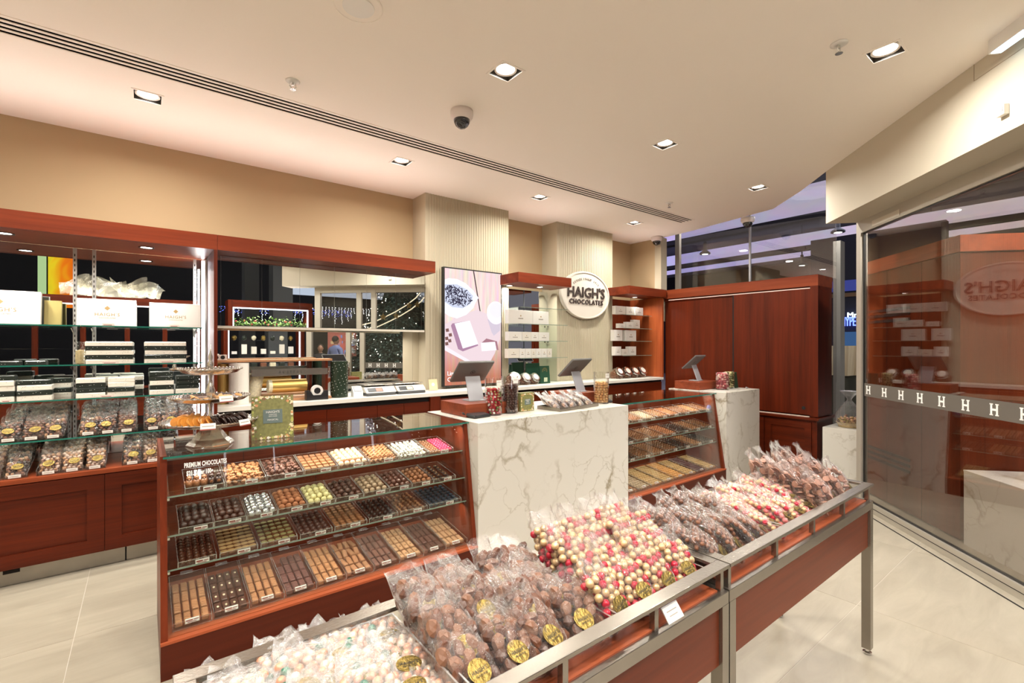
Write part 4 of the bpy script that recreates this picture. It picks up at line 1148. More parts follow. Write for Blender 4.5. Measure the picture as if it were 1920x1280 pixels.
def slots(w, h, t, fill, r, seed, layers=2):
    """packed places inside the bag for pieces of radius r"""
    rn = random.Random(seed); out = []
    rows = int((h*fill-.004)/(r*1.6)); cols = max(2, int((w-.012)/(r*2)))
    for j in range(rows):
        z = .004 + r + j*r*1.6; d = bag_profile(z/h, t, fill)
        for L in range(layers):
            y = (-1 if L == 0 else 1) * max(0, d - r*1.05)
            for i in range(cols):
                x = (i-(cols-1)/2)*(w-.012)/cols + (r*.5 if j % 2 else -r*.5)*(.8)
                if abs(x) > w/2-r*.9: x = math.copysign(w/2-r*.95, x)
                ed = 1-(abs(x)/(w/2))**4
                out.append((x+rn.uniform(-.12,.12)*r, y*ed**.5+rn.uniform(-.1,.1)*r, z+rn.uniform(-.12,.12)*r))
    return out
LABM = MB().lathe([(0,0),(1,0),(1,.0012),(0,.0016)], n=22, cap=False, M=Matrix.Rotation(R(90),4,'X') @ Matrix.Diagonal((.030,.024,1,1))).mesh('gold_label', GOLD)
LABT = text_mesh("HAIGH'S", .0115, .0002, 1.05).copy(); LABT.transform(Matrix.Translation((0,-.0022,.0)) @ Matrix.Rotation(R(90),4,'X')); LABT.materials.clear(); LABT.materials.append(INK)
LABT2 = text_mesh("CHOCOLATES", .005, .0002, 1.05).copy(); LABT2.transform(Matrix.Translation((0,-.0022,-.0085)) @ Matrix.Rotation(R(90),4,'X')); LABT2.materials.clear(); LABT2.materials.append(INK)
def proto_bag(name, kind, w, h, t, fill, r, pieces, seed, label_text=True, film=None, labz=.30, each=False, layers=2, round_label=False):
    """pieces: list of meshes (each=True) or function adding one piece to an MB with materials"""
    root = link(name, None); root.empty_display_size = .03
    o = link('film', film_mesh(w, h, t, seed, fill, m=film or FILM), root)
    pl = slots(w, h, t, fill, r, seed, layers); rn = random.Random(seed+5)
    if each:
        for p in pl:
            c = link(kind, rn.choice(pieces), root); c.location = p; c.rotation_euler = (rn.uniform(0,3),rn.uniform(0,3),rn.uniform(0,3))
    else:
        mb = MB(); mats = pieces[1]
        for p in pl:
            mb.mi = rn.randrange(len(mats)); pieces[0](mb, p, r, rn)
        c = mb.build(kind, mats, root, kind='stuff', smooth=pieces[2] if len(pieces) > 2 else False)
    if labz:
        d = bag_profile(labz, t, fill)
        l = link('gold_label', LABM, root); l.location = (rn.uniform(-.012,.012), -d-.003, labz*h); l.rotation_euler = (R(-6), rn.uniform(-.15,.15), 0)
        if round_label: l.scale = (.9,1,1.2)
        if label_text:
            link('label_print', LABT, l); link('label_print', LABT2, l)
    return root
def p_chunk(mb, p, r, rn): mb.blob(p, r*1.05, r*.85, r*rn.uniform(.7,1.1), lv=1, jit=.28, M=Matrix.Rotation(rn.uniform(0,3),3,'Y'), rnd=rn)
def p_ball(mb, p, r, rn): mb.blob(p, r*.98, lv=1 if r < .009 else 2)
def p_almond(mb, p, r, rn): mb.blob(p, r*1.25, r*.8, r*.8, lv=1, M=Matrix.Rotation(rn.uniform(-.7,.9),3,'Y'))
def p_disc(mb, p, r, rn): mb.lathe([(r*1.15,0),(r*1.15,.005),(0,.006)], n=8, M=Matrix.Translation(p) @ Matrix.Rotation(rn.uniform(-1.9,1.9),4,'X') @ Matrix.Rotation(rn.uniform(-.9,.9),4,'Y'), cap=True)
CH1 = choc('chunk_brown', (.115,.042,.020), .36, var=.25, scale=60); CH2 = choc('chunk_dark', (.075,.028,.014), .35); CH3 = choc('chunk_tan', (.18,.078,.040), .45)
chunks = [MB().blob((0,0,0), .0195*a, .016*b, .014*c, lv=2, jit=.17).mesh('chunk', m) for a,b,c,m in ((1,1,1,CH1),(1.15,.8,1.1,CH1),(.9,1.1,.9,CH2),(1.1,1,1.2,CH3))]
RB = choc('ball_red', (.50,.018,.04), .22, metal=.35, coat=.3); PB = choc('ball_cream_gold', (.66,.45,.24), .26, metal=.5); PB2 = choc('ball_pink', (.66,.18,.17), .3)
balls = [MB().blob((0,0,0), .0128, lv=2).mesh('foiled_ball', m, True) for m in (RB,PB,PB,RB,PB)]
def place(kidp, src, n, loc, rot, lab, grp):
    if n == 0:
        src.location, src.rotation_euler = loc, rot; tag(src, lab, 'bag', grp); return src
    return copy_tree(src, kidp, loc, rot, lab, grp)
def bag_field(protos, x0, x1, nx, ys, zs, lean, lab, grp, rz=0.0, jit=.008, mirror=True, skip=(), leans=None):
    ks = [kids_of(p) for p in protos]; used = [0]*len(protos); rn = random.Random(len(lab)); out = []
    for j, y in enumerate(ys):
        for i in range(nx):
            if (i, j) in skip: continue
            x = x0 + (x1-x0)*(i+.5)/nx + rn.uniform(-jit,jit)
            k = rn.randrange(len(protos)) if min(used) > 0 else used.index(min(used))
            L = (leans[j] if leans else lean) + rn.uniform(-.13,.13)
            rowname = ['front row','second row','third row','fourth row','back row'][min(j,4)]
            colname = {3:['near end','middle','far end'],4:['near end','second along','third along','far end'],2:['near side','far side'],5:['first along','second along','third along','fourth along','fifth along']}.get(nx,['']*nx)[i]
            out.append(place(ks[k], protos[k], used[k], (x, y, zs[j]), (-L, rn.uniform(-.12,.12), rz+rn.uniform(-.22,.22)), '%s, %s, %s' % (lab, rowname, colname), grp))
            used[k] += 1
    return out
# big chunk bags (first table)
P1 = [proto_bag('chunk_bag','chunk',.124,.215,.078,.80,.0165,chunks,s,each=True,labz=.27,round_label=True) for s in (1,2,3)]
bag_field(P1, .545, .995, 4, (.855,.930,1.005,1.08), (.806,.822,.838,.850), R(54), 'clear gold-labelled bag of chocolate chunks', 'bags of chocolate chunks', jit=.006)
# red and gold ball bags
P2 = [proto_bag('ball_bag','foiled_ball',.122,.205,.075,.80,.0126,balls,s,each=True,labz=.26) for s in (11,12)]
bag_field(P2, 1.005, 1.455, 4, (.858,.925,1.0,1.085), (.812,.845,.872,.885), R(40), 'heaped bag of red and gold balls', 'near bags of red and gold balls', jit=.006)
# pale pink and green bags lying flat
GRB = choc('ball_green', (.03,.16,.10), .25, metal=.4); PKB = choc('ball_salmon', (.62,.30,.19), .3, metal=.3); CRB = choc('ball_pearl', (.68,.52,.40), .3, metal=.3)
P3 = [proto_bag('mixed_bag','sweets',.125,.200,.055,.80,.0115,(p_ball,[PKB,CRB,GRB,PKB,CRB],True),s,labz=.25,film=FILMW) for s in (21,22,23)]
bag_field(P3, .085, .54, 4, (.848,.915,.98,1.04,1.10), (.806,.812,.818,.822,.822), R(76), 'frosty bag of pink and green sweets', 'frosty bags of pink and green sweets', jit=.012)
# far table
AL1 = choc('almond_brown', (.20,.08,.04), .35); AL2 = choc('almond_dark', (.15,.06,.032), .35)
P4 = [proto_bag('almond_bag','almonds',.112,.19,.072,.86,.0120,(p_almond,[AL1,AL2],True),s,labz=.28) for s in (31,32,33)]
bag_field(P4, 1.57, 2.03, 4, (.862,.935,1.01,1.085), (.806,.818,.830,.840), R(44), 'clear bag of chocolate almonds', 'bags of chocolate almonds on the far table', rz=R(28))
P5 = [proto_bag('ball_bag','sweets',.12,.195,.055,.80,.0115,(p_ball,[RB,PB,PB2,PB],True),s,labz=.28,film=FILM) for s in (41,42)]
bag_field(P5, 2.03, 2.50, 4, (.855,.92,.99,1.06), (.810,.825,.838,.848), R(58), 'flat bag of balls on the far table', 'bags of red and gold balls on the far table', rz=R(15))
DS1 = choc('disc_pink', (.45,.23,.16), .5, var=.35, scale=160); DS2 = choc('disc_brown', (.33,.15,.09), .5)
P6 = [proto_bag('disc_bag','speckled_discs',.118,.225,.080,.80,.0140,(p_disc,[DS1,DS1,DS2]),s,labz=.22) for s in (51,52)]
bag_field(P6, 2.49, 2.95, 4, (.868,.95,1.03,1.11), (.806,.825,.845,.855), R(27), 'plump bag of pink speckled discs', 'bags of speckled discs on the far table', rz=R(25))

# wall unit bags: groups in stepped acrylic trays
BR = choc('sweet_brown', (.17,.065,.035), .3, coat=.3); BD = choc('sweet_black', (.035,.022,.020), .25, coat=.3); BT = choc('sweet_tan', (.42,.22,.11), .4); BP = choc('sweet_pale', (.58,.42,.33), .5, var=.2, scale=90)
kinds = {'mixed': (p_chunk,[BD,BT,BR],False), 'dark': (p_ball,[BD,BR],True), 'brown': (p_almond,[BR,CH1],True), 'pale': (p_chunk,[BP,BT],False), 'rocky': (p_chunk,[BP,BR,BT],False)}
PW = {k: proto_bag('sweet_bag','sweets',.112,.185,.060,.76,.0120,v,60+i,labz=.30,film=FILM,label_text=True) for i,(k,v) in enumerate(kinds.items())}
PK = {k: kids_of(v) for k, v in PW.items()}; PU = {k: 0 for k in PW}
SLB = MB().box(-.5,.5,0,1,0,1)
def bag_group(x0, x1, y0, z, cols, where, deep=4, dz=.020, dy=.105, lean=R(38), scale=1.0):
    n = len(cols); rn = random.Random(int(abs(x0*1000)+z*100))
    t = thing('stepped_tray', 'clear stepped acrylic tray holding the bags %s' % where, 'tray', ((x0+x1)/2, y0, z))
    th = .003; w = (x1-x0)/2
    MB().box(-w,w,-.035,.44,0,th).build('floor', ACRY, t)
    for s in (-w, w-th): MB().prism([(s,-.035,th),(s,.44,th),(s,.44,.13),(s,.30,.10),(s,-.035,.035)], (th,0,0)).build('side', ACRY, t)
    for s in (-w-.001, w-.001): MB().prism([(s,-.035,.035),(s,.30,.10),(s,.44,.13),(s,.44,.133),(s,.30,.103),(s,-.035,.038)], (.002,0,0)).build('rim', AEDGE, t)
    MB().box(-w,w,-.035,-.032,th,.035).build('lip', ACRY, t)
    for i, c in enumerate(cols):
        x = x0 + (x1-x0)*(i+.5)/n
        k = MB().box(-.030,.030,-.0385,-.036,.008,.028).build('price_card', CARD, t); k.location.x = x - (x0+x1)/2
        MB().box(-.024,.020,-.0391,-.0385,.016,.020).build('print', GREYINK, k)
        for j in range(deep):
            PU[c] += 1
            place(PK[c], PW[c], PU[c]-1, (x+rn.uniform(-.004,.004), y0+.01+j*dy, z+.008+j*dz), (-lean+rn.uniform(-.06,.06), 0, rn.uniform(-.08,.08)),
                  '%s sweet bag, %s in %s column, %s' % (c, ['front','second','third','rear'][j], ORD[i], where), 'bags of %s sweets %s' % (c, where))
ZD = .946; ZT = .712
bag_group(-.775,-.445,4.64,ZD,['dark','brown','mixed'],'lowest glass shelf, group at photo edge')
bag_group(-.372,-.045,4.64,ZD,['mixed','dark','brown'],'lowest glass shelf, middle group')
bag_group(.005,.335,4.64,ZD,['dark','mixed','brown'],'lowest glass shelf behind cake stand')
bag_group(-.985,-.615,4.56,ZT,['pale','rocky','mixed'],'wooden top, group at photo edge')
bag_group(-.575,-.215,4.56,ZT,['rocky','pale','pale'],'wooden top, middle group')
bag_group(-.125,.235,4.56,ZT,['mixed','rocky','mixed'],'wooden top beside glass case')
# ================================================================ WRAPPED BOXES ON THE GLASS SHELVES
WRW = mat('cream_wrap', (.86,.81,.72), .45, var=.03, scale=300); WRB = mat('black_wrap', (.018,.025,.020), .3); DOT = mat('silver_dot', (.75,.75,.7), .3)
CEL = clear('cellophane', (.98,.98,.98), .06, .06, bump=.5, bscale=20)
def wrapped(w, d, h, black, seed=0):
    mb = MB().rbox(-w/2,w/2,-d/2,d/2,0,h,.006,seg=1)
    me = mb.mesh('wrapped', WRB if black else WRW)
    rn = random.Random(seed); q = MB()
    for k in range(int(w*40)):
        x = rn.uniform(-w/2+.01,w/2-.01); z = rn.uniform(.007,h-.009); q.box(x-.0016,x+.0016,-d/2-.0006,-d/2,z-.0016,z+.0016)
    dm = q.mesh('dots', DOT if black else GREYINK)
    return me, dm
WC = {}
def gift(p, w, d, h, black, lab, grp, rz=0.0):
    key = (round(w,3), round(d,3), round(h,3), black)
    if key not in WC: WC[key] = wrapped(w, d, h, black, len(WC))
    o = link('wrapped_box', WC[key][0]); o.location = p; o.rotation_euler = (0,0,rz)
    link('printed_dots', WC[key][1], o)
    return tag(o, lab, 'gift box', grp)
def stack(x0, x1, y, z, pat, lab, d=.10, h=.0335):
    rn = random.Random(int(x0*999))
    for k, c in enumerate(pat):
        gift(((x0+x1)/2+rn.uniform(-.003,.003), y+rn.uniform(-.004,.004), z+.0008+k*(h+.0006)), x1-x0-.006, d, h, c == 'b', '%s wrapped box, %s up, %s' % ('black dotted' if c == 'b' else 'cream', ORD[k], lab), 'wrapped boxes ' + lab, rn.uniform(-.03,.03))
yb = SHELF[1][1] + .08; zb_ = SHELF[1][2]
X = lambda u, y: on_y(u, 700, y).x
stack(X(160,yb), X(251,yb), yb, zb_, 'wbwbw', 'long stack under the middle white gift box')
stack(X(270,yb), X(350,yb), yb, zb_, 'wbwbw', 'long stack under the white gift box near the LED')
stack(X(-8,yb), X(42,yb), yb, zb_, 'b', 'single on the upper shelf at the photo edge', h=.03)
stack(X(47,yb), X(90,yb), yb+.02, zb_, 'b', 'single beside another on the upper shelf', h=.03)
yc = SHELF[2][1] + .08; zc_ = SHELF[2][2]
for a, b, pat, l in ((-30,31,'wbwwb','stack at the photo edge on the third shelf'),(32,100,'wbwb','second stack on the third shelf'),(143,200,'wbbw','short stack beside the upright'),(202,254,'wbww','stack beside the short one'),
                     (279,326,'wbwbb','stack near the LED on the third shelf'),(328,374,'wbbb','end stack beside the LED')):
    stack(X(a,yc), X(b,yc), yc, zc_, pat, l, h=.036)
for a, b, pat, l in ((32,84,'bww','rear stack behind the second one'),(85,136,'wbwb','rear stack in the gap'),(178,222,'wbww','rear stack behind the upright pair'),(223,270,'bwbw','rear stack behind, low')):
    yy = yc + .17; stack(X(a,yy), X(b,yy), yy, zc_, pat, l, h=.036)
# white gift boxes leaning on the top shelf
ya = 4.93; za = SHELF[0][2]
def gift_white(x0, x1, h, y, z, lean, lab, face=CARD, txt=True, d=.05):
    t = thing('gift_box', lab, 'gift box', ((x0+x1)/2, y, z), rot=(-lean,0,0), group='white gift boxes on the top glass shelf')
    w = (x1-x0)/2
    MB().box(-w,w,0,d,0,h).build('body', face, t, bevel=.003)
    if txt:
        q = MB()
        for a in ((-w+.012,w-.012,.012,.0135),(-w+.012,w-.012,h-.0135,h-.012)): q.box(a[0],a[1],-.0005,0,a[2],a[3])
        for a in ((-w+.012,-w+.0135),(w-.0135,w-.012)): q.box(a[0],a[1],-.0005,0,.012,h-.012)
        q.build('border_line', mat('blush_line', (.75,.62,.52), .6), t)
        text('box_print', "HAIGH'S", h*.17, GOLDINK, t, facing((0,-.0008,h*.42)), depth=.0003, spacing=1.15)
        text('box_print', "CHOCOLATES", h*.06, GOLDINK, t, facing((0,-.0008,h*.30)), depth=.0003, spacing=1.3)
        MB().lathe([(0,0),(h*.085,0),(h*.085,.0006),(0,.0006)], n=4, cap=False, M=Matrix.Translation((0,-.0002,h*.66)) @ Matrix.Rotation(R(90),4,'X')).build('emblem', GOLDINK, t)
gift_white(-1.02, on_y(78,570,ya).x, .245, ya-.05, za, .12, 'big white gift box with gold print, cut by the photo edge')
gift_white(on_y(144,570,ya).x, on_y(256,570,ya).x, .215, ya-.04, za, .12, 'white gift box with gold print behind the shelf uprights')
gift_white(on_y(280,570,ya).x, on_y(376,570,ya).x, .205, ya-.04, za, .12, 'white gift box with gold print beside the vertical LED strip')
OLV = mat('olive_card', (.42,.34,.11), .4)
gift_white(on_y(77,570,ya).x+.01, on_y(114,570,ya).x, .19, ya+.03, za, .12, 'olive gold box in cellophane between two white gift boxes', face=OLV, txt=False)
for (u0,u1,v,y,z,lab) in ((192,223,748-56+0,yb-.06,zb_,'upper middle'),(300,331,0,yb-.06,zb_,'upper end'),(188,214,0,yc-.06,zc_,'third middle'),(192,215,0,4.84,za,'top middle'),(318,336,0,4.84,za,'top end'),(4,22,0,yc-.06,zc_,'third edge')):
    p = on_y((u0+u1)/2, 650, y)
    c = thing('price_card', 'small price card on the glass shelf edge, %s' % lab, 'price card', (p.x, y-.02, z+.001))
    w = (on_y(u1,650,y).x-on_y(u0,650,y).x)/2
    MB().box(-w,w,0,.002,-.012,.018).build('card', mat('blush_card', (.80,.68,.62), .5), c)
    MB().box(-w*.8,w*.6,-.0006,0,.003,.007).build('print', REDINK, c)
# extra clear cellophane gift in the gap on shelf B
t = thing('cellophane_gift', 'small cellophane wrapped gift with gold patterned paper beside the upright', 'gift', (X(150,yb+.1), yb+.12, zb_))
MB().lathe([(.03,0),(.036,.04),(.034,.11),(.012,.135),(.02,.15),(.03,.17)], n=14).build('wrap', CEL, t)
MB().lathe([(.026,.002),(.030,.04),(.028,.10),(0,.11)], n=12, cap=False).build('patterned_tin', mat('patterned_gold', (.55,.42,.22), .4, var=.6, scale=60), t)

# ================================================================ CAKE STAND
cs = thing('cake_stand', 'three-tier silver cake stand of dipped fruit on the glass case', 'cake stand', (.30, 3.16, 1.046))
SIL2 = mat('silver_stand', (.66,.62,.57), .22, 1.0, bump=.15, bscale=60)
MB().lathe([(.115,0),(.118,.006),(.105,.020),(.085,.034),(.060,.072),(.040,.095),(.028,.105),(.0,.105)], n=8, cap=False).build('foot', SIL2, cs)
def dish(r, z, n_): 
    MB().lathe([(.0,z),(r*.55,z+.002),(r*.86,z+.014),(r*.97,z+.030),(r,z+.034),(r*.985,z+.037),(r*.85,z+.020),(r*.55,z+.008),(0,z+.006)], n=48, cap=False).build('dish', SIL2, cs, smooth=True)
    q = MB()
    for k in range(48):
        a = 2*math.pi*k/48; q.blob((r*math.cos(a), r*math.sin(a), z+.036), .006, lv=1)
    q.build('beaded_rim', SIL2, cs, kind='stuff')
dish(.235, .100, 0); dish(.195, .235, 1); dish(.155, .390, 2)
MB().lathe([(.012,.10),(.016,.115),(.010,.135),(.022,.15),(.010,.165),(.008,.20),(.014,.225),(.008,.24),(.018,.27),(.024,.30),(.012,.34),(.007,.365),(.012,.39),(.008,.40),(.012,.43),(.018,.45),(.008,.47),(.012,.49),(.004,.52),(.003,.56),(0,.565)], n=18, cap=False).build('stem', SIL2, cs, smooth=True)
ORA = choc('candied_orange', (.75,.30,.05), .3, var=.3, scale=60); ORL = choc('dried_apricot', (.80,.42,.16), .4, var=.25, scale=60)
rn = random.Random(4)
def slices(z, r0, r1, m, n, a0, a1, lab, grp, s=.030, cut=None):
    me = MB().lathe([(s,0),(s*1.02,.003),(s,.006),(0,.006)], n=14).mesh('fruit_slice', m)
    for k in range(n):
        a = R(a0 + (a1-a0)*k/max(1,n-1)); r = rn.uniform(r0,r1)
        o = link('fruit_slice', me)
        o.location = cs.location + Vector((r*math.cos(a), r*math.sin(a), z+.014+s*.55))
        o.rotation_euler = (R(58)+rn.uniform(-.15,.15), 0, a+R(170)+rn.uniform(-.25,.25))
        w = ', %s along' % (ORD[k] if k < 12 else NUM2[k-12])
        tag(o, (lab + w), 'candied fruit', grp)
NUM2 = ['thirteenth','fourteenth','fifteenth','sixteenth','seventeenth','eighteenth','nineteenth','twentieth','twenty-first','twenty-second','twenty-third','twenty-fourth']
slices(.107, .12, .17, ORA, 13, 185, 262, 'candied orange slice on the front of the bottom tier', 'orange slices on the bottom tier', .032)
slices(.107, .07, .10, ORA, 10, 190, 270, 'inner candied orange slice on the bottom tier', 'inner orange slices', .032)
slices(.107, .14, .165, DK, 20, 275, 372, 'dark dipped fruit slice on the bottom tier', 'dark dipped slices on the bottom tier', .031)
slices(.107, .08, .10, DK, 12, 275, 380, 'inner dark dipped slice on the bottom tier', 'inner dark slices', .031)
slices(.107, .12, .15, ORA, 10, 100, 175, 'rear candied slice on the bottom tier', 'rear slices', .03)
me = MB().blob((0,0,0), .026,.014,.006, lv=1, jit=.25).mesh('apricot', ORL)
for k in range(24):
    a = rn.uniform(0,6.28); r = rn.uniform(.03,.15); o = link('dried_fruit', me)
    o.location = cs.location + Vector((r*math.cos(a), r*math.sin(a), .235+.024+rn.uniform(0,.010))); o.rotation_euler = (rn.uniform(-.4,.4),rn.uniform(-.4,.4),rn.uniform(0,6))
    tag(o, 'orange dipped dried fruit piece lying on the middle tier of the cake stand', 'dried fruit', 'dried fruit on the middle tier')
me = MB().blob((0,0,0), .022,.013,.006, lv=1, jit=.25).mesh('dark_piece', DK)
for k in range(18):
    a = 2*math.pi*k/18; r = rn.uniform(.06,.125); o = link('dipped_fruit', me)
    o.location = cs.location + Vector((r*math.cos(a), r*math.sin(a), .390+.022)); o.rotation_euler = (rn.uniform(-.3,.3),rn.uniform(-.3,.3),rn.uniform(0,6))
    tag(o, 'dark dipped fruit piece lying on the top tier of the cake stand', 'dried fruit', 'dipped fruit on the top tier')
for (a, r, z, lab) in ((262,.245,.128,'price card hung on the front of the bottom tier'),(305,.245,.128,'price card hung on the side of the bottom tier nearer the poster'),(285,.205,.262,'price card hung on the middle tier')):
    x, y = r*math.cos(R(a)), r*math.sin(R(a))
    c = thing('price_card', 'white ' + lab, 'price card', cs.location + Vector((x,y,z)), rz=R(a+90))
    Mc = Matrix.Rotation(R(-20),4,'X')
    MB().box(-.034,.034,-.0025,0,-.010,.022,M=Mc).build('card', CARD, c)
    MB().box(-.034,.034,-.003,-.0025,-.014,-.008,M=Mc).build('print', REDINK, c)
    MB().box(-.026,.026,-.003,-.0025,.004,.009,M=Mc).build('print', GREYINK, c)

# ================================================================ GREEN PICTURE STAND
def leafy_card(t, w, h, y=-.001, seed=1, title=True):
    GN1 = mat('leaf_green', (.20,.19,.06), .6, var=.6, scale=50)
    MB().box(-w,w,y-.001,y,0,h).build('printed_sheet', GN1, t)
    rn = random.Random(seed); q = MB(); mats = [mat('print_cream', (.78,.66,.42), .6), mat('print_white', (.85,.80,.70), .6), mat('print_brown', (.22,.10,.05), .6), mat('print_orange', (.62,.28,.12), .6), mat('print_lime', (.42,.42,.10), .6)]
    for k in range(150):
        a = rn.uniform(0,6.28); e = rn.uniform(.72,1.0)
        x = max(-w+.008, min(w-.008, 1.3*e*w*math.cos(a))); z = max(.008, min(h-.008, h/2 + 1.3*e*h/2*math.sin(a)))
        s = rn.uniform(.004,.011)*w/.115; q.mi = rn.choice([0,1,2,3,4,4,0])
        th = rn.uniform(0,3); c_, s_ = math.cos(th)*s, math.sin(th)*s
        q.add([(x-c_,y-.0014-.00001*k,z-s_),(x+s_,y-.0014-.00001*k,z-c_),(x+c_,y-.0014-.00001*k,z+s_),(x-s_,y-.0014-.00001*k,z+c_)], [(0,1,2,3)])
    q.build('print', mats, t, kind='stuff')
    MB().box(-w*.46,w*.46,y-.0036,y-.0033,h*.36,h*.68).build('title_panel', mat('title_grey', (.12,.16,.15), .6), t)
    if title:
        for (s, sz, zz) in (("HAIGH'S",.020,.62),("CHRISTMAS",.0085,.56),("GIFTS MADE",.0085,.52),("MAGICAL",.014,.44)):
            text('title', s, sz*w/.115, CARD, t, facing((0,y-.0045,h*zz)), depth=.0004)
p = on_z(512, 822, 1.046)
t = thing('picture_stand', 'clear acrylic stand with green botanical advert on the glass case', 'sign', (p.x, p.y, 1.046), rot=(R(-8),0,R(-6)))
MB().box(-.118,.118,0,.004,0,.262).build('acrylic_holder', ACRY, t)
MB().box(-.118,.118,0,.075,0,.004).build('acrylic_foot', ACRY, t)
leafy_card(t, .113, .255)

# ================================================================ TILLS ON THE MARBLE BLOCKS
def till(x, y, z, bw, rz, lab, bx0, bx1, by0, by1, rb=0.0):
    b = thing('wooden_riser', 'low wooden box supporting the %s' % lab, 'riser', ((bx0+bx1)/2,(by0+by1)/2,z))
    MB().box(bx0,bx1,by0,by1,z+.001,z+.097).build('box', wood('wood_riser', 0, dark=(.13,.025,.010), light=(.30,.07,.03)), b, True, bevel=.002)
    t = thing('till_screen', lab, 'till', (x, y, z+.098), rz=rz)
    MB().rbox(-.075,.075,-.055,.075,0,.008,.02).build('foot_plate', GREY, t)
    M = Matrix.Translation((0,-.035,.004)) @ Matrix.Rotation(R(-20),4,'X')
    MB().rbox(-.070,.070,-.006,.006,0,.205,.005,M=M).build('stand_arm', mat('arm_grey', (.34,.34,.36), .4, .2), t)
    M = Matrix.Translation((0,.035,.235)) @ Matrix.Rotation(R(137),4,'X')
    s = MB().rbox(-.165,.165,-.125,.125,-.0085,.0085,.012,M=M).build('screen_shell', mat('shell_grey', (.16,.155,.15), .42, .2), t)
    # logo on the rear, seen from the shop side
    M2 = M @ Matrix.Translation((0,.0,.0088))
    MB().lathe([(.018,0),(.022,0),(.022,.0006),(.018,.0006)], n=20, M=M2, cap=False).build('logo_ring', BLACK, t)
    MB().box(-.006,.006,-.006,.006,0,.0008,M=M2).build('logo_square', BLACK, t)
    MB().box(-.155,.155,-.115,.115,-.0095,-.0085,M=M).build('display', mat('screen_black', (.01,.01,.012), .1), t)
    return t
till(2.16, 3.28, 1.052, 0, R(-4), 'grey till screen, rear side, on the wide block', 1.945, 2.46, 3.07, 3.46)
till(3.38, 3.28, 1.052, 0, R(9), 'angled grey till screen beside the gold nut jar', 3.18, 3.535, 3.16, 3.50)
till(5.62, 3.35, 1.057, 0, R(9), 'dark till screen on the narrow marble block', 5.36, 5.80, 3.16, 3.50)
for (u, v, z, rz, lab, w, l) in ((893,781,1.051,R(8),'black card terminal lying beside the first till',.085,.15),(1138,754,1.051,R(-35),'black card reader at the foot of the gold nut jar',.045,.09),(1338,727,1.056,R(5),'black card terminal on the narrow marble block',.085,.15)):
    p = on_z(u, v, z)
    t = thing('card_terminal', lab, 'card terminal', (p.x,p.y,z), rz=rz)
    M = Matrix.Rotation(R(8),4,'X')
    MB().rbox(-w,w,-l/2,l/2,0.0,.018,.008,M=Matrix.Translation((0,0,.012)) @ M).build('body', BLACK, t)
    MB().box(-w+.012,w-.012,-l/2+.012,l/2-.012,.0183,.019,M=Matrix.Translation((0,0,.012)) @ M).build('screen', mat('gloss_dark', (.05,.055,.06), .06), t)
    MB().box(-w*.8,w*.8,-l/2+.01,l/2-.01,0,.018).build('base', BLACK, t)

def jar(u, v, z, r, h, fill, mats, rr, lab, kind='ball', cardm=True, seed=1, lid=False, xy=None):
    p = on_z(u, v, z); y = p.y + r*.8
    t = thing('sweet_jar', lab, 'jar', (*xy, z) if xy else (p.x + r*.3, y, z))
    MB().lathe([(0,.0),(r,.0),(r,h),(r-.003,h),(r-.003,.008),(0,.008)], n=32, cap=False).build('glass', clear('jar_glass', (.98,.98,.97), .0, .05, power=2.5), t, smooth=False)
    rn = random.Random(seed); q = MB(); zz = .008 + rr
    while zz < h*fill:
        for ring, n in ((r-.004-rr, int(2*math.pi*(r-.004-rr)/(rr*2.05))),):
            a0 = rn.uniform(0,6)
            for k in range(n):
                a = a0 + 2*math.pi*k/n; q.mi = rn.randrange(len(mats))
                if kind == 'ball': q.blob((ring*math.cos(a), ring*math.sin(a), zz+rn.uniform(-.2,.2)*rr), rr, lv=1)
                else: q.blob((ring*math.cos(a), ring*math.sin(a), zz+rn.uniform(-.2,.2)*rr), rr*1.35, rr*.75, rr*.75, lv=1, M=Matrix.Rotation(rn.uniform(-1,1),3,'Y') @ Matrix.Rotation(a,3,'Z'))
        zz += rr*1.7
    for k in range(26):
        a = rn.uniform(0,6.28); e = math.sqrt(rn.random())*(r-.006-rr); q.mi = rn.randrange(len(mats)); q.blob((e*math.cos(a), e*math.sin(a), zz-rr*.6), rr, lv=1)
    q.mi = 0; q.lathe([(0,.009),(r-.004-rr*1.6,.009),(r-.004-rr*1.6,zz-rr),(0,zz-rr)], n=16, cap=False)
    q.build('sweets', mats, t, kind='stuff', smooth=True)
    if cardm:
        MB().box(-.022,.028,-r-.004,-r-.002,h-.055,h-.012).build('price_tag', CARD, t)
        MB().box(-.016,.020,-r-.0047,-r-.004,h-.030,h-.026).build('print', GREYINK, t)
    if lid: MB().lathe([(r*.97,h),(r*.97,h+.008),(r*.5,h+.012),(0,h+.012)], n=28, cap=False).build('lid', ACRY, t)
    return t
jar(929,779,1.051,.069,.29,.72,[RB,CARD,RB,mat('green_foil',(.16,.25,.08),.3,.4),RB,PB],.0125,'tall glass jar of red, white and green foiled sweets on the marble block','oval',seed=2)
jar(960,775,1.051,.069,.30,.72,[choc('coffee_brown',(.085,.035,.028),.4)],.0115,'tall glass jar of dark brown sweets beside the red sweets jar','ball',seed=3)
jar(1133,757,1.051,.072,.30,.68,[choc('gold_nut',(.62,.32,.12),.35,metal=.2),choc('gold_nut2',(.70,.42,.18),.35,metal=.2)],.0135,'tall glass jar of golden brown nuts at the end of the wide block','ball',seed=4)
jar(1354,727,1.056,.078,.215,.93,[choc('rose_pink',(.55,.14,.16),.35),choc('rose_pale',(.78,.55,.48),.4),choc('rose_dark',(.30,.05,.07),.35)],.0155,'wide glass jar of dark pink sweets on the narrow marble block','oval',cardm=False,seed=5,xy=(5.68,3.04))
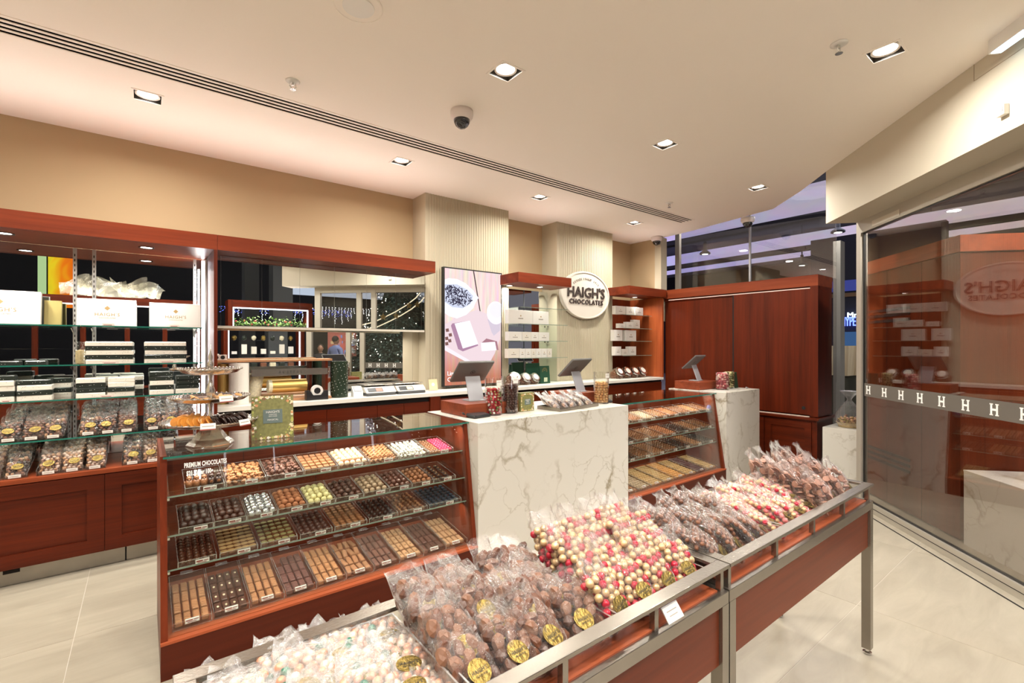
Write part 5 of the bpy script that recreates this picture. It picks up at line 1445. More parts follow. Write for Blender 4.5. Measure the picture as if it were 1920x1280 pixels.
jar(1371,724,1.056,.062,.215,.95,[choc('pale_lime',(.62,.56,.30),.4),choc('green_dark',(.12,.14,.05),.4)],.0155,'glass jar of pale green and cream sweets behind the pink jar','oval',cardm=False,seed=6,xy=(5.925,3.08))
# green gift boxes and bags
p = on_z(993, 771, 1.052)
t = thing('green_gift_box', 'square green botanical gift box standing between the sweet jars and the steel tray', 'gift box', (p.x, p.y+.03, 1.051), rz=R(4))
MB().box(-.078,.078,0,.055,0,.155).build('body', mat('leaf_green', (.20,.19,.06), .6), t)
leafy_card(t, .077, .152, seed=5)
GRN = mat('bottle_green', (.012,.055,.030), .4)
def carrier(loc, w, h, d, rz, lab, gold=True):
    t = thing('green_paper_bag', lab, 'paper bag', loc, rz=rz)
    MB().prism([(-w,0,0),(-w,d,0),(-w*.97,d*.6,h),(-w*.97,d*.4,h)], (2*w,0,0)).build('bag', GRN, t)
    if gold:
        q = MB()
        for k in range(14):
            a = 2*math.pi*k/14; q.lathe([(w*.10,0),(w*.13,0),(w*.13,.0006),(w*.10,.0006)], n=8, M=Matrix.Translation((w*.45*math.cos(a), d*.33-.004, h*.70+w*.45*math.sin(a))) @ Matrix.Rotation(R(90),4,'X'), cap=False)
        q.lathe([(w*.10,0),(w*.18,0),(w*.18,.0006),(w*.10,.0006)], n=12, M=Matrix.Translation((0,d*.3,h*.70)) @ Matrix.Rotation(R(90),4,'X'), cap=False)
        q.build('gold_print', GOLDINK, t)
        MB().box(-w*.35,w*.35,-.004,0.0,h*.10,h*.34).build('printed_panel', mat('pale_green_card', (.45,.50,.35), .5), t)
    return t
p = on_z(1386, 722, 1.056)
carrier((6.065, 3.05, 1.0565), .055, .20, .06, R(8), 'dark green paper bag behind the pink sweet jars', gold=False)
p = on_z(1373, 732, 1.056)
t = thing('foil_ball', 'small silver foil sweet lying on the narrow marble block', 'sweet', (6.02, 2.90, 1.07)); MB().blob((0,0,0),.03,.018,.012,lv=2,jit=.15).build('sweet', SIL, t)
# steel tray of bagged bark
ty_ = thing('steel_tray', 'shallow steel tray heaped with bagged chocolate bark on the marble block', 'tray', (2.99, 3.02, 1.051), rz=R(6))
MB().box(-.27,.27,-.13,.13,0,.004).box(-.27,.27,-.13,-.122,.004,.028).box(-.27,.27,.122,.13,.004,.028).box(-.27,-.262,-.122,.122,.004,.028).box(.262,.27,-.122,.122,.004,.028).build('pan', STEEL, ty_)
bark = proto_bag('bark_bag','bark_piece',.105,.185,.045,.60,.0150,(lambda mb,p,r,rn: mb.blob(p, r*1.3, r*.45, r*1.2, lv=1, jit=.25, M=Matrix.Rotation(rn.uniform(0,3),3,'Y'), rnd=rn),[CH2,CH1,BT],False),71,labz=0,label_text=False,film=FILMW)
kb = kids_of(bark)
for k in range(10):
    i, j = k % 5, k // 5
    loc = ty_.location + Vector((-.20+.10*i-.01*j, -.085+.085*j, .012+.015*j))
    place(kb, bark, k, loc, (R(-52), rn.uniform(-.25,.25), R(25)+rn.uniform(-.3,.3)), 'bag of chocolate bark in the steel tray, %s, %s along' % (['front','rear'][j], ORD[i]), 'bags of chocolate bark')

# ================================================================ WORK COUNTER THINGS
YCN = 4.75; ZWT = 1.0925
def at(u, Y=YCN): return on_y(u, 700, Y).x
t = thing('paper_dispenser', 'wooden frame with steel cutter holding rolls of wrapping paper', 'paper dispenser', (.95, 4.85, ZWT))
PINE = mat('pale_wood', (.42,.20,.09), .5, var=.2, scale=30)
MB().box(.49,1.46,4.74,4.90,1.455,1.475).build('top_board', PINE, t, True)
MB().box(1.40,1.425,4.76,4.88,ZWT+.001,1.455).build('upright', wood('wood_upright', 2), t, True)
MB().box(.80,1.44,4.70,4.95,ZWT+.001,ZWT+.022).build('base_board', PINE, t, True)
bar = MB().box(.76,1.415,4.735,4.775,1.325,1.385).build('cutter_bar', STEEL, t, True)
text('cutter_text', 'AUSTRAL', .034, INK, t, xform(t).inverted() @ facing((1.08,4.7345,1.356)), spacing=1.6, depth=.0004)
q = MB(); 
GP_ = mat('patterned_paper', (.72,.62,.45), .5, var=.5, scale=55)
Mx = Matrix.Rotation(R(90),4,'Y')
t2 = thing('gold_paper_roll', 'horizontal roll of gold wrapping paper under the cutter bar', 'paper roll', (.93, 4.80, 1.225))
MB().lathe([(.062,-.0),(.062,.30)], n=28, M=Mx).build('roll', GOLDPAPER, t2, smooth=False)
MB().lathe([(.063,-.03),(.063,0)], n=28, M=Mx).build('patterned_end', GP_, t2)
t2 = thing('patterned_paper_roll', 'roll of floral patterned paper standing behind the cutter frame', 'paper roll', (.79, 4.86, ZWT))
MB().lathe([(.055,0),(.055,.24)], n=24, M=Matrix.Rotation(R(8),4,'Y')).build('roll', GP_, t2)
t2 = thing('gold_paper_roll', 'upright roll of gold paper beside the wall unit end panel', 'paper roll', (.545, 4.84, ZWT))
MB().lathe([(0,0),(.055,0),(.055,.35),(.02,.35),(.02,.34)], n=28, cap=False).build('roll', GOLDPAPER, t2, smooth=False)
t2 = thing('white_paper_roll', 'broad upright roll of white paper in front of the gold roll', 'paper roll', (.665, 4.77, ZWT))
MB().lathe([(0,0),(.078,0),(.078,.355),(.02,.355),(.02,.34)], n=32, cap=False).build('roll', mat('white_dotted_paper', (.85,.81,.74), .6, var=.05, scale=150), t2, smooth=False)
t2 = thing('twin_socket_box', 'small white box with two dark round holes on the paper frame', 'gadget', (at(413), 4.80, 1.476))
MB().prism([(-.055,0,0),(.055,0,0),(.055,0,.045),(-.055,0,.045)], (0,.05,0)).build('body', CARD, t2)
for s in (-.024,.024): MB().lathe([(0,0),(.017,0),(.017,.002),(0,.002)], n=18, cap=False, M=Matrix.Translation((s,-.0,.023)) @ Matrix.Rotation(R(90),4,'X')).build('round_hole', BLACK, t2)
t2 = thing('tape_dispenser', 'black desktop tape dispenser with a large white tape wheel', 'tape dispenser', (at(594,4.66), 4.66, ZWT))
MB().prism([(-.10,-.035,.001),(.095,-.035,.001),(.095,-.035,.085),(.06,-.035,.085),(.03,-.035,.045),(-.04,-.035,.045),(-.07,-.035,.09),(-.10,-.035,.09)], (0,.07,0)).build('body', BLACK, t2)
MB().lathe([(.030,-.02),(.052,-.02),(.052,.02),(.030,.02),(.030,-.02)], n=26, cap=False, M=Matrix.Translation((.0,0,.085)) @ Matrix.Rotation(R(90),4,'X')).build('tape_wheel', CARD, t2)
MB().lathe([(0,-.021),(.028,-.021),(.028,.021),(0,.021)], n=20, cap=False, M=Matrix.Translation((.0,0,.085)) @ Matrix.Rotation(R(90),4,'X')).build('hub', BLACK, t2)
t2 = thing('dotted_paper_roll', 'fat upright roll of dark green dotted wrapping paper', 'paper roll', (at(636,4.76), 4.76, ZWT))
MB().lathe([(0,0),(.082,0),(.082,.355),(.03,.355),(.03,.34)], n=36, cap=False).build('roll', mat('dark_green_paper', (.015,.028,.016), .25), t2, smooth=False)
q = MB()
for k in range(60):
    a = R(180 + (k*67) % 180); z = .02 + (k*.0617) % .32; q.blob((.0825*math.cos(a), .0825*math.sin(a), z), .0028, lv=1)
q.build('printed_dots', DOT, t2)
t2 = thing('label_printer', 'small white card terminal beside the dotted paper roll', 'card terminal', (at(670,4.68), 4.68, ZWT), rz=R(-8))
MB().prism([(-.045,-.05,.001),(-.045,.08,.001),(-.045,.08,.095),(-.045,.05,.10),(-.045,-.05,.045)], (.09,0,0)).build('body', WHITE, t2)
M = Matrix.Translation((0,.0,.0735)) @ Matrix.Rotation(math.atan2(.055,.10),4,'X')
MB().box(-.038,.038,-.045,.045,0,.002,M=M).build('screen_surround', BLACK, t2); MB().box(-.028,.028,-.03,.03,.002,.003,M=M).build('screen', GREY, t2)
SCB = mat('scale_body', (.60,.56,.50), .4)
for (u0, u1, lab, scr) in ((683,741,'retail weighing scale next to the small white terminal',(.45,.16,.12)),(742,796,'second retail weighing scale beside the picture stand',(.60,.52,.36))):
    x0, x1 = at(u0,4.68), at(u1,4.68)
    t2 = thing('weighing_scale', lab, 'scale', ((x0+x1)/2, 4.75, ZWT)); w = (x1-x0)/2 - .006
    MB().rbox(-w,w,-.12,.17,.001,.035,.02).build('rubber_base', DGREY, t2)
    MB().prism([(-w,-.12,.03),(-w,.17,.03),(-w,.17,.085),(-w,-.05,.085)], (2*w,0,0)).build('body', SCB, t2, bevel=.004)
    MB().rbox(-w-.002,w+.002,-.045,.18,.100,.112,.012).build('pan', STEEL, t2)
    MB().box(-w*.5,w*.5,.0,.1,.085,.100).build('pan_post', DGREY, t2)
    M = Matrix.Translation((0,-.085,.0575)) @ Matrix.Rotation(math.atan2(.055,.07),4,'X')
    MB().box(-w*.85,w*.15,-.030,.030,0,.001,M=M).build('display_window', DGREY, t2)
    MB().box(-w*.30,w*.10,-.022,.022,.001,.0016,M=M).build('screen', mat('scale_lcd_%d' % u0, scr, .3), t2)
    q = MB()
    for i in range(5):
        for j in range(3): q.box(w*.24+i*w*.13,w*.24+i*w*.13+w*.10,-.028+j*.019,-.014+j*.019,0,.0015,M=M)
    q.build('keypad', LGREY, t2)
t2 = thing('picture_stand', 'little acrylic stand with a cream picture card beside the screen', 'picture stand', (at(813,4.78), 4.78, ZWT), rot=(R(-12),0,0))
MB().box(-.06,.06,0,.004,0,.15).build('holder', ACRY, t2); MB().box(-.06,.06,0,.06,0,.004).build('foot', ACRY, t2)
MB().box(-.052,.056,-.002,0,.004,.13).build('card', mat('cream_card', (.72,.55,.33), .5), t2); MB().lathe([(0,0),(.02,0),(.02,.001),(0,.001)], n=20, cap=False, M=Matrix.Translation((.0,-.002,.07)) @ Matrix.Rotation(R(90),4,'X')).build('round_print', CARD, t2)

# ---- niche boxes
def small_box(u0, u1, Y, z, h, lab, face=CARD, d=.07, grp='white gift boxes on the niche shelves'):
    x0, x1 = on_y(u0,600,Y).x, on_y(u1,600,Y).x
    t = thing('gift_box', lab, 'gift box', ((x0+x1)/2, Y, z+.0005), group=grp); w = (x1-x0)/2-.002
    MB().box(-w,w,0,d,0,h).build('body', face, t, bevel=.0015)
    MB().lathe([(0,0),(h*.07,0),(h*.07,.0006),(0,.0006)], n=4, cap=False, M=Matrix.Translation((0,-.0003,h*.58)) @ Matrix.Rotation(R(90),4,'X')).build('emblem', GOLDINK, t)
    MB().box(-min(w*.4,.04),min(w*.4,.04),-.0008,0,h*.34,h*.42).build('print', GREYINK, t)
def hz(v0, v1, u, Y): return on_y(u,v0,Y).z - on_y(u,v1,Y).z
Yb = 4.76
for (us, zi, hh, nm) in (((953,999,1029),1,.175,'second'),((953,979,996,1010,1030),2,.115,'third'),((952,974,985,996,1005,1015,1026,1035),3,.118,'lowest')):
    for k in range(len(us)-1):
        small_box(us[k], us[k+1], Yb, ZN[zi], hh, 'white gift box on the %s glass shelf between the pillars, %s along' % (nm, ORD[k]), face=CARD if (k+zi) % 3 else CARDPINK)
NB = {}
for (us, zi, hh, nm) in (((1154,1173),0,.13,'top'),((1174,1190),0,.13,'top'),((1191,1206),0,.13,'top'),((1161,1172),1,.07,'second'),((1175,1188),1,.10,'second'),((1188,1200),1,.14,'second'),((1151,1167),2,.17,'third'),((1173,1193),2,.17,'third'),((1153,1165),3,.14,'lowest'),((1166,1178),3,.10,'lowest'),((1179,1193),3,.14,'lowest')):
    small_box(us[0], us[1], 4.80, zn3[zi], hh, 'white gift box on the %s shelf of the wooden niche, %s' % (nm, ORD[NB.setdefault(nm, 0)]), face=CARD if us[0] % 2 else CARDPINK); NB[nm] += 1
# ---- tilted cookie jars
def tilt_jar(x, y, z, r, m, lab, grp):
    t = thing('tilted_jar', lab, 'jar', (x, y, z + r*.72), rot=(R(52),0,0), group=grp)
    MB().lathe([(r*.55,-r*1.1),(r*.92,-r*.9),(r*1.05,-r*.3),(r*1.02,r*.35),(r*.80,r*.62)], n=24).build('glass', clear('jar_glass', (1,1,1)), t, smooth=True)
    rn = random.Random(int(x*100)); q = MB()
    for k in range(46):
        a = rn.uniform(0,6.28); e = r*.80; q.blob((e*math.cos(a), e*math.sin(a), rn.uniform(-r*.9,r*.30)), r*.17, lv=1)
    q.lathe([(0,-r*.95),(r*.72,-r*.95),(r*.72,r*.3),(0,r*.3)], n=12, cap=False)
    q.build('sweets', m, t, kind='stuff')
    MB().lathe([(r*.84,r*.60),(r*.84,r*.80),(r*.70,r*.86),(0,r*.86)], n=26, cap=False).build('lid', CHROME, t, smooth=False)
    MB().lathe([(0,0),(r*.5,0),(r*.5,.001),(0,.001)], n=20, cap=False, M=Matrix.Translation((0,0,r*.87))).build('lid_label', CARD, t)
    MB().box(-r*.42,r*.42,-r*1.12,-r*1.02,-r*.5,r*.15).build('label', mat('kraft_label', (.68,.55,.38), .6), t)
for k, (u, r) in enumerate(((962,.095),(983,.085),(1000,.08))): tilt_jar(on_y(u,700,4.80).x, 4.80, ZWT, r, MK, 'tilted glass jar with steel lid on the worktop between pillars, %s' % ('nearest the screen','middle one','beside the green bag')[k], 'tilted jars between the pillars')
for k, u in enumerate((1157,1172,1186,1200)): tilt_jar(on_y(u,700,4.80).x, 4.80, ZWT, .095, MK, 'tilted glass jar with steel lid in the wooden niche, %s along' % ORD[k], 'tilted jars in the wooden niche')
carrier((on_y(1023,700,4.76).x, 4.76, ZWT), .085, .235, .07, 0, 'dark green paper bag with gold print beside the tilted jars')
carrier((on_y(1003,700,4.90).x, 4.92, ZWT), .11, .27, .08, R(-5), 'plain dark green bag standing behind the tilted jars', gold=False)
# ---- cellophane baskets
def basket(loc, s, lab):
    t = thing('cellophane_basket', lab, 'gift basket', loc)
    MB().lathe([(.10*s,0),(.17*s,.05*s),(.19*s,.10*s),(.17*s,.19*s),(.10*s,.30*s),(.035*s,.38*s),(.025*s,.40*s),(.05*s,.44*s),(.12*s,.52*s)], n=18).build('wrap', FILM, t)
    MB().lathe([(0,.002),(.13*s,.002),(.165*s,.07*s),(.155*s,.07*s),(.12*s,.01)], n=20, cap=False).build('basket', mat('straw', (.45,.33,.17), .7, var=.4, scale=60), t)
    rn = random.Random(3); q = MB()
    for k in range(70):
        a = rn.uniform(0,6.28); e = math.sqrt(rn.random())*.14*s; q.mi = rn.randrange(3); q.blob((e*math.cos(a), e*math.sin(a), .07*s+rn.uniform(0,.16)*s*(1-e/(.16*s))), .022*s, lv=1, jit=.3, rnd=rn)
    q.build('sweets', [BR, TANC, GOLD], t, kind='stuff')
    MB().box(-.04,.04,-.17*s-.03,-.17*s,.0005,.003).build('price_card', CARD, t)
basket((6.86, 2.05, .601), .85, 'cellophane wrapped gift basket on the marble plinth by the door post')
q_ = Vector((K0.x,K0.y,0)) + GN*.42 - GD*.42
basket((q_.x, q_.y, .601), 1.0, 'cellophane wrapped gift basket on the block outside the slanted glass')
# ================================================================ THE MALL BEYOND THE GLASS
mall = thing('mall_ceiling', 'dark mall ceiling with lit lilac fabric bands above the far glazing', 'ceiling', (14, 2, 5.4)); mall['kind'] = 'structure'; del mall['category']
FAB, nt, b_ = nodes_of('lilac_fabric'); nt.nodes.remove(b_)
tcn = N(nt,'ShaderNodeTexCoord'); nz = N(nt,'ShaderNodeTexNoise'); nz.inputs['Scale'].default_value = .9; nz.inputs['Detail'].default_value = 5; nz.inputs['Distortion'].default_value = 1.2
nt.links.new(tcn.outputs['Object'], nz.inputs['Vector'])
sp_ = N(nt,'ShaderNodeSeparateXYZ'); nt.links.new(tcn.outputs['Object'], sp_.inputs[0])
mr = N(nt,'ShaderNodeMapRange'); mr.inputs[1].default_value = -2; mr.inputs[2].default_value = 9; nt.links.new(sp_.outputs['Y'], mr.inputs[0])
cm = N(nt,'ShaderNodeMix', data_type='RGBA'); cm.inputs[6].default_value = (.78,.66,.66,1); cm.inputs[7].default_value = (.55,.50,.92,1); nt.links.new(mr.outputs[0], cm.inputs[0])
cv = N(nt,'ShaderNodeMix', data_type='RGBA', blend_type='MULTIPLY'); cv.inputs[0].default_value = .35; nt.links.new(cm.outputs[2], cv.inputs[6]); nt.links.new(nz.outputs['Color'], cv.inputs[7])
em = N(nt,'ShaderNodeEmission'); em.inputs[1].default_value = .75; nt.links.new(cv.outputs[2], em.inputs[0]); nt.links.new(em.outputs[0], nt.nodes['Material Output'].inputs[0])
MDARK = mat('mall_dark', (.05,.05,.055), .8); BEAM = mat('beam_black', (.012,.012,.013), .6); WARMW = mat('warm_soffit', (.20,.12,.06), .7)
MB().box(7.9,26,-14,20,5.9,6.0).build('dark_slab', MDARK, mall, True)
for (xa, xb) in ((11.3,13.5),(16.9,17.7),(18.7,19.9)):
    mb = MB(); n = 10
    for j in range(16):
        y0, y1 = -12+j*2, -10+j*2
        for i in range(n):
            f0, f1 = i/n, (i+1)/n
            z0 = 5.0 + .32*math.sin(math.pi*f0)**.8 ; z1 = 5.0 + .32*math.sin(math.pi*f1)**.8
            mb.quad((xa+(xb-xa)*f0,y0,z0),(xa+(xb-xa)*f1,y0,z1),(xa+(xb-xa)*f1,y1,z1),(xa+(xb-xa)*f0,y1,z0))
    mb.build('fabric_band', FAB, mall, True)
    MB().box(xb+.02,xb+.32,-12,20,4.86,5.1).build('black_beam', BEAM, mall, True)
    MB().box(xb+.40,xb+.55,-12,20,4.95,5.05).build('warm_soffit', WARMW, mall, True)
for (x, y) in ((13.9,8.0),(13.9,4.4),(18.6,7.0),(13.9,0.5),(18.7,3.5)):
    t = thing('track_spotlight', 'black track spotlight under the mall ceiling beam, %s' % {(13.9,8.0):'near the corner',(13.9,4.4):'beside the fluted reflection',(18.6,7.0):'on the farther beam',(13.9,.5):'behind the bulkhead',(18.7,3.5):'on the farther beam above the sign'}[(x,y)], 'spotlight', (x,y,4.85))
    MB().lathe([(.02,1.05),(.02,0),(.05,0),(.05,-.25),(.16,-.34),(.16,-.38)], n=14).build('body', BEAM, t)
    MB().lathe([(0,0),(.09,0)], n=14, cap=False, M=Matrix.Translation((0,0,-.385))).build('lens', glow('spot_lens', (1,.97,.9), 6), t)
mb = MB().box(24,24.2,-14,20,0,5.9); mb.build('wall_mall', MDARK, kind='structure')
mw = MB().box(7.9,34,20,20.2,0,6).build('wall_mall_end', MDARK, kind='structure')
# shop across the mall with a blue sign
sh = thing('blue_shop', 'distant shopfront with glowing blue letters seen past the door post', 'shopfront', (13.0, 3.6, 0))
p0, p1 = on_x(1562, 600, 13.0), on_x(1660, 600, 13.0)
MB().box(13.05,13.3,p1.y-1,p0.y+.5,0,4.2).build('facade', mat('navy_wall', (.012,.014,.03), .6), sh, True)
zz = lambda v: on_x(1590, v, 13.0).z
MB().box(13.0,13.05,p1.y-1,p0.y+.5,zz(545),zz(525)).build('blue_soffit', glow('blue_dim', (.04,.05,.22), .8), sh, True)
MB().box(13.0,13.05,p1.y-1,p0.y+.5,zz(556),zz(549)).build('tan_soffit', WARMW, sh, True)
MB().box(13.0,13.04,on_x(1577,600,13).y,on_x(1567,600,13).y,zz(655),zz(612)).build('lit_panel', glow('blue_panel', (.20,.42,.80), .9), sh, True)
MB().box(13.0,13.04,on_x(1606,600,13).y,on_x(1582,600,13).y,zz(652),zz(622)).build('lit_window', glow('blue_window', (.03,.07,.16), 1.0), sh, True)
pz = on_x(1577, 604, 12.95); 
BLT = glow('blue_letters', (.10,.16,1.0), 3.2)
Mt = xform(sh).inverted() @ Matrix.Translation((12.94, pz.y, pz.z)) @ Matrix.Rotation(R(-90),4,'Z') @ Matrix.Rotation(R(90),4,'X')
text('sign_letters', 'HYPE', .30, BLT, sh, Mt @ Matrix.Diagonal((.42,1,1,1)), depth=.02, align='LEFT')
Mt = xform(sh).inverted() @ Matrix.Translation((12.94, on_x(1588,600,12.94).y, on_x(1590,591,12.94).z)) @ Matrix.Rotation(R(-90),4,'Z') @ Matrix.Rotation(R(90),4,'X')
text('sign_letters', 'Mr', .17, glow('white_letters', (.8,.95,.95), 2.0), sh, Mt, depth=.02, align='LEFT')
# cloth covered stall
st = thing('covered_stall', 'market stall draped with pale cream cloth beyond the door post', 'stall', (10.0, 2.9, 0))
p0, p1 = on_x(1562, 650, 10.0), on_x(1640, 650, 10.0)
zz = lambda v: on_x(1590, v, 10.0).z
MB().box(10.05,11.2,p1.y,p0.y+.3,0,zz(700)).build('stall', mat('dull_green', (.05,.05,.035), .8), st, True)
mb = MB(); n = 24
for i in range(n):
    f0, f1 = i/n, (i+1)/n; ya, yc2 = p0.y+.3+(p1.y-p0.y-.3)*f0, p0.y+.3+(p1.y-p0.y-.3)*f1
    dx = lambda f: .05*math.sin(f*40)
    zl = lambda f: zz(700) - .0 + (zz(700)-zz(730))*(-.2+abs(f-.45)*.4)
    mb.quad((10.0+dx(f0),ya,zl(f0)),(10.0+dx(f1),yc2,zl(f1)),(10.02+dx(f1)*.4,yc2,zz(648)),(10.02+dx(f0)*.4,ya,zz(648)))
    mb.quad((10.02+dx(f0)*.4,ya,zz(648)),(10.02+dx(f1)*.4,yc2,zz(648)),(11.2,yc2,zz(648)),(11.2,ya,zz(648)))
mb.build('cloth', mat('cream_cloth', (.62,.52,.36), .8), st, True)
MB().box(9.4,9.6,on_x(1580,700,9.5).y,on_x(1566,700,9.5).y,0,3.4).build('wall_mall_post', mat('mall_post', (.3,.29,.26), .7), kind='structure')
area('mall_lamp', (9.0, 3.2, 4.2), .8, 0, 45, (1,.93,.85))
area('mall_lamp', (15.0, 5.0, 4.7), 3, 0, 60, (.8,.8,1.0))

# ================================================================ BEHIND THE CAMERA (seen in the mirrors)
def kiosk_unit(lab, xa, xb, y, z=2.52, lights=True, shelves=True, dep=.45):
    t = thing('window_display_unit', lab, 'display unit', ((xa+xb)/2, y, 0))
    MB().box(xa,xa+.08,y-dep,y,0,z).build('side_post', WZ, t, True); MB().box(xb-.08,xb,y-dep,y,0,z).build('side_post', WZ, t, True)
    MB().box(xa+.08,xb-.08,y-dep,y,z-.14,z).build('head_rail', WX, t, True); MB().box(xa+.08,xb-.08,y-dep,y,0,.80).build('base', WX, t, True)
    L2 = glow('unit_led', (.92,.92,1.0), 3.5)
    MB().box(xa+.09,xb-.09,y-.06,y-.03,z-.165,z-.145).build('led_strip', L2, t, True)
    for x in (xa+.085, xb-.105): MB().box(x,x+.02,y-.06,y-.03,.82,z-.15).build('led_strip', L2, t, True)
    if shelves:
        for zz_ in (1.12,1.42,1.72,2.0): MB().box(xa+.11,xb-.11,y-dep+.05,y-.08,zz_-.008,zz_).build('glass_shelf', ACRY, t, True)
    return t
UA = kiosk_unit('wooden window display unit with white LED border, seen in the mirrored cupboards', 1.33, 2.93, -1.35)
UB = kiosk_unit('long wooden display unit seen in the shelving mirror', -2.2, .95, -1.45, shelves=False)
for x in (-1.55,-.9,-.25,.35): MB().box(x-.04,x+.04,-1.88,-1.80,.8,2.38).build('inner_post', WZ, UB, True)
for z in (1.2,1.55,1.9): MB().box(-2.1,.87,-1.85,-1.55,z-.008,z).build('glass_shelf', ACRY, UB, True)
rn = random.Random(9)
area('unit_lamp', (2.1,-1.5,2.3), 1.2, .05, 24, (.95,.93,1.0), spread=160)
k = 0
for zi, z in enumerate((1.12,1.42,1.72)):
    for i in range(7):
        x = 1.55 + i*.19
        if zi == 0: me = MB().rbox(-.06,.06,-.05,.05,0,.10,.01).mesh('b', [BR,GP_,WRB][i%3])
        elif zi == 1: me = MB().rbox(-.05,.05,-.04,.04,0,.06+.05*((i*3)%4),.004).mesh('b', [CARD,WRW,CARDPINK][i%3])
        else: me = MB().blob((0,0,.05), .05,.04,.06, lv=2, jit=.1).mesh('b', [GOLD,WRB,GP_][i%3])
        o = link('display_gift', me); o.location = (x, -1.58, z+.001)
        tag(o, 'small gift on the %s shelf of the mirrored window display, %s along' % (['lowest','middle','upper'][zi], ORD[i]), 'gift', 'gifts in the window display')
# garland
for gi, x in enumerate((1.62, 2.1, 2.6)):
    t = thing('flower_garland', 'green leafy garland with red flowers on the window display, %s' % ['near the shelving','middle','near the door'][gi], 'garland', (x,-1.55,2.001))
    mb = MB(); r2 = random.Random(gi)
    for k in range(170):
        a, b_, c = r2.uniform(-.26,.26), r2.uniform(-.08,.08), abs(r2.gauss(0,.07)); s = r2.uniform(.04,.08); th = r2.uniform(0,6.28); ph = r2.uniform(-1,1)
        d = Vector((math.cos(th)*math.cos(ph), math.sin(th)*math.cos(ph), abs(math.sin(ph)))) * s; n_ = Vector((-math.sin(th), math.cos(th), 0)) * s * .3
        q0 = Vector((a,b_,c)); mb.add([q0, q0+d*.5+n_, q0+d, q0+d*.5-n_], [(0,1,2,3)])
    mb.build('leaves', mat('garland_green', (.22,.36,.10), .6, var=.4, scale=20), t, kind='stuff')
    q = MB()
    for k in range(4): q.blob((r2.uniform(-.22,.22), r2.uniform(-.05,.08), r2.uniform(.03,.12)), .022, lv=1, jit=.2)
    q.build('flowers', mat('garland_red', (.45,.06,.06), .5), t, kind='stuff')
# crumpled clear sheets on top of the long unit
t = thing('plastic_sheets', 'loose clear cellophane sheets heaped on the wooden unit, seen in the shelving mirror', 'plastic sheets', (-.25,-1.65,2.521))
for k in range(9):
    x = -.75 + .14*k; w = rn.uniform(.16,.26); h = rn.uniform(.22,.40); mb = MB(); nn = 6
    for i in range(nn):
        for j in range(nn):
            def P(i_, j_):
                u, v = i_/nn-.5, j_/nn-.5
                return (x + u*w*2 + v*.1*math.sin(k), .05*math.sin(7*u+k)+v*.2*math.cos(k*2.), .18 - .02*k*0 + v*h + .05*math.sin(9*u*v+k) - .12*u*((k%3)-1))
            mb.quad(P(i,j),P(i+1,j),P(i+1,j+1),P(i,j+1))
    mb.build('sheet', clear('sheet_film', (.9,.9,.85), .15, .10, white=.55, bump=.6, bscale=8, haze=(.85,.80,.62), power=2), t)
area('sheet_lamp', (-.3,-1.1,3.2), .3, 0, 6, WARM)
# rainbow banner
bm, nt, b_ = nodes_of('rainbow_print'); tcn = N(nt,'ShaderNodeTexCoord'); gr = N(nt,'ShaderNodeTexNoise'); gr.inputs['Scale'].default_value = 1.2; gr.inputs['Distortion'].default_value = 2
sp_ = N(nt,'ShaderNodeSeparateXYZ'); nt.links.new(tcn.outputs['Object'], sp_.inputs[0]); nt.links.new(tcn.outputs['Object'], gr.inputs['Vector'])
ad = N(nt,'ShaderNodeMath', operation='MULTIPLY_ADD'); ad.inputs[1].default_value = .5; nt.links.new(gr.outputs['Fac'], ad.inputs[0]); 
m2 = N(nt,'ShaderNodeMath', operation='MULTIPLY_ADD'); m2.inputs[1].default_value = .8; m2.inputs[2].default_value = .30; nt.links.new(sp_.outputs['X'], m2.inputs[0]); nt.links.new(m2.outputs[0], ad.inputs[2])
rp = N(nt,'ShaderNodeValToRGB'); e = rp.color_ramp.elements; e[0].position = .15; e[0].color = (.35,.5,.03,1); e[1].position = .95; e[1].color = (.55,.02,.02,1)
for pos, c in ((.38,(.85,.60,.02)),(.6,(.85,.20,.01))): k_ = rp.color_ramp.elements.new(pos); k_.color = (*c,1)
nt.links.new(ad.outputs[0], rp.inputs[0]); em = N(nt,'ShaderNodeEmission'); em.inputs[1].default_value = .8; nt.links.new(rp.outputs[0], em.inputs[0]); nt.links.new(em.outputs[0], nt.nodes['Material Output'].inputs[0])
YMm = 5.125
pa, pb = mirrored(90,477,YMm,-4.0), mirrored(141,552,YMm,-4.0)
t = thing('rainbow_banner', 'yellow to red lit banner seen in the shelving mirror', 'banner', ((pa.x+pb.x)/2,-4.0,pb.z-.3))
MB().box(-(pb.x-pa.x)/2,(pb.x-pa.x)/2,-.03,0,0,pa.z-pb.z+.5).build('banner', bm, t)
MB().box(-(pb.x-pa.x)/2-.16,-(pb.x-pa.x)/2-.03,-.05,0,0,pa.z-pb.z+.5).build('green_edge', glow('banner_green', (.45,.62,.30), .8), t)
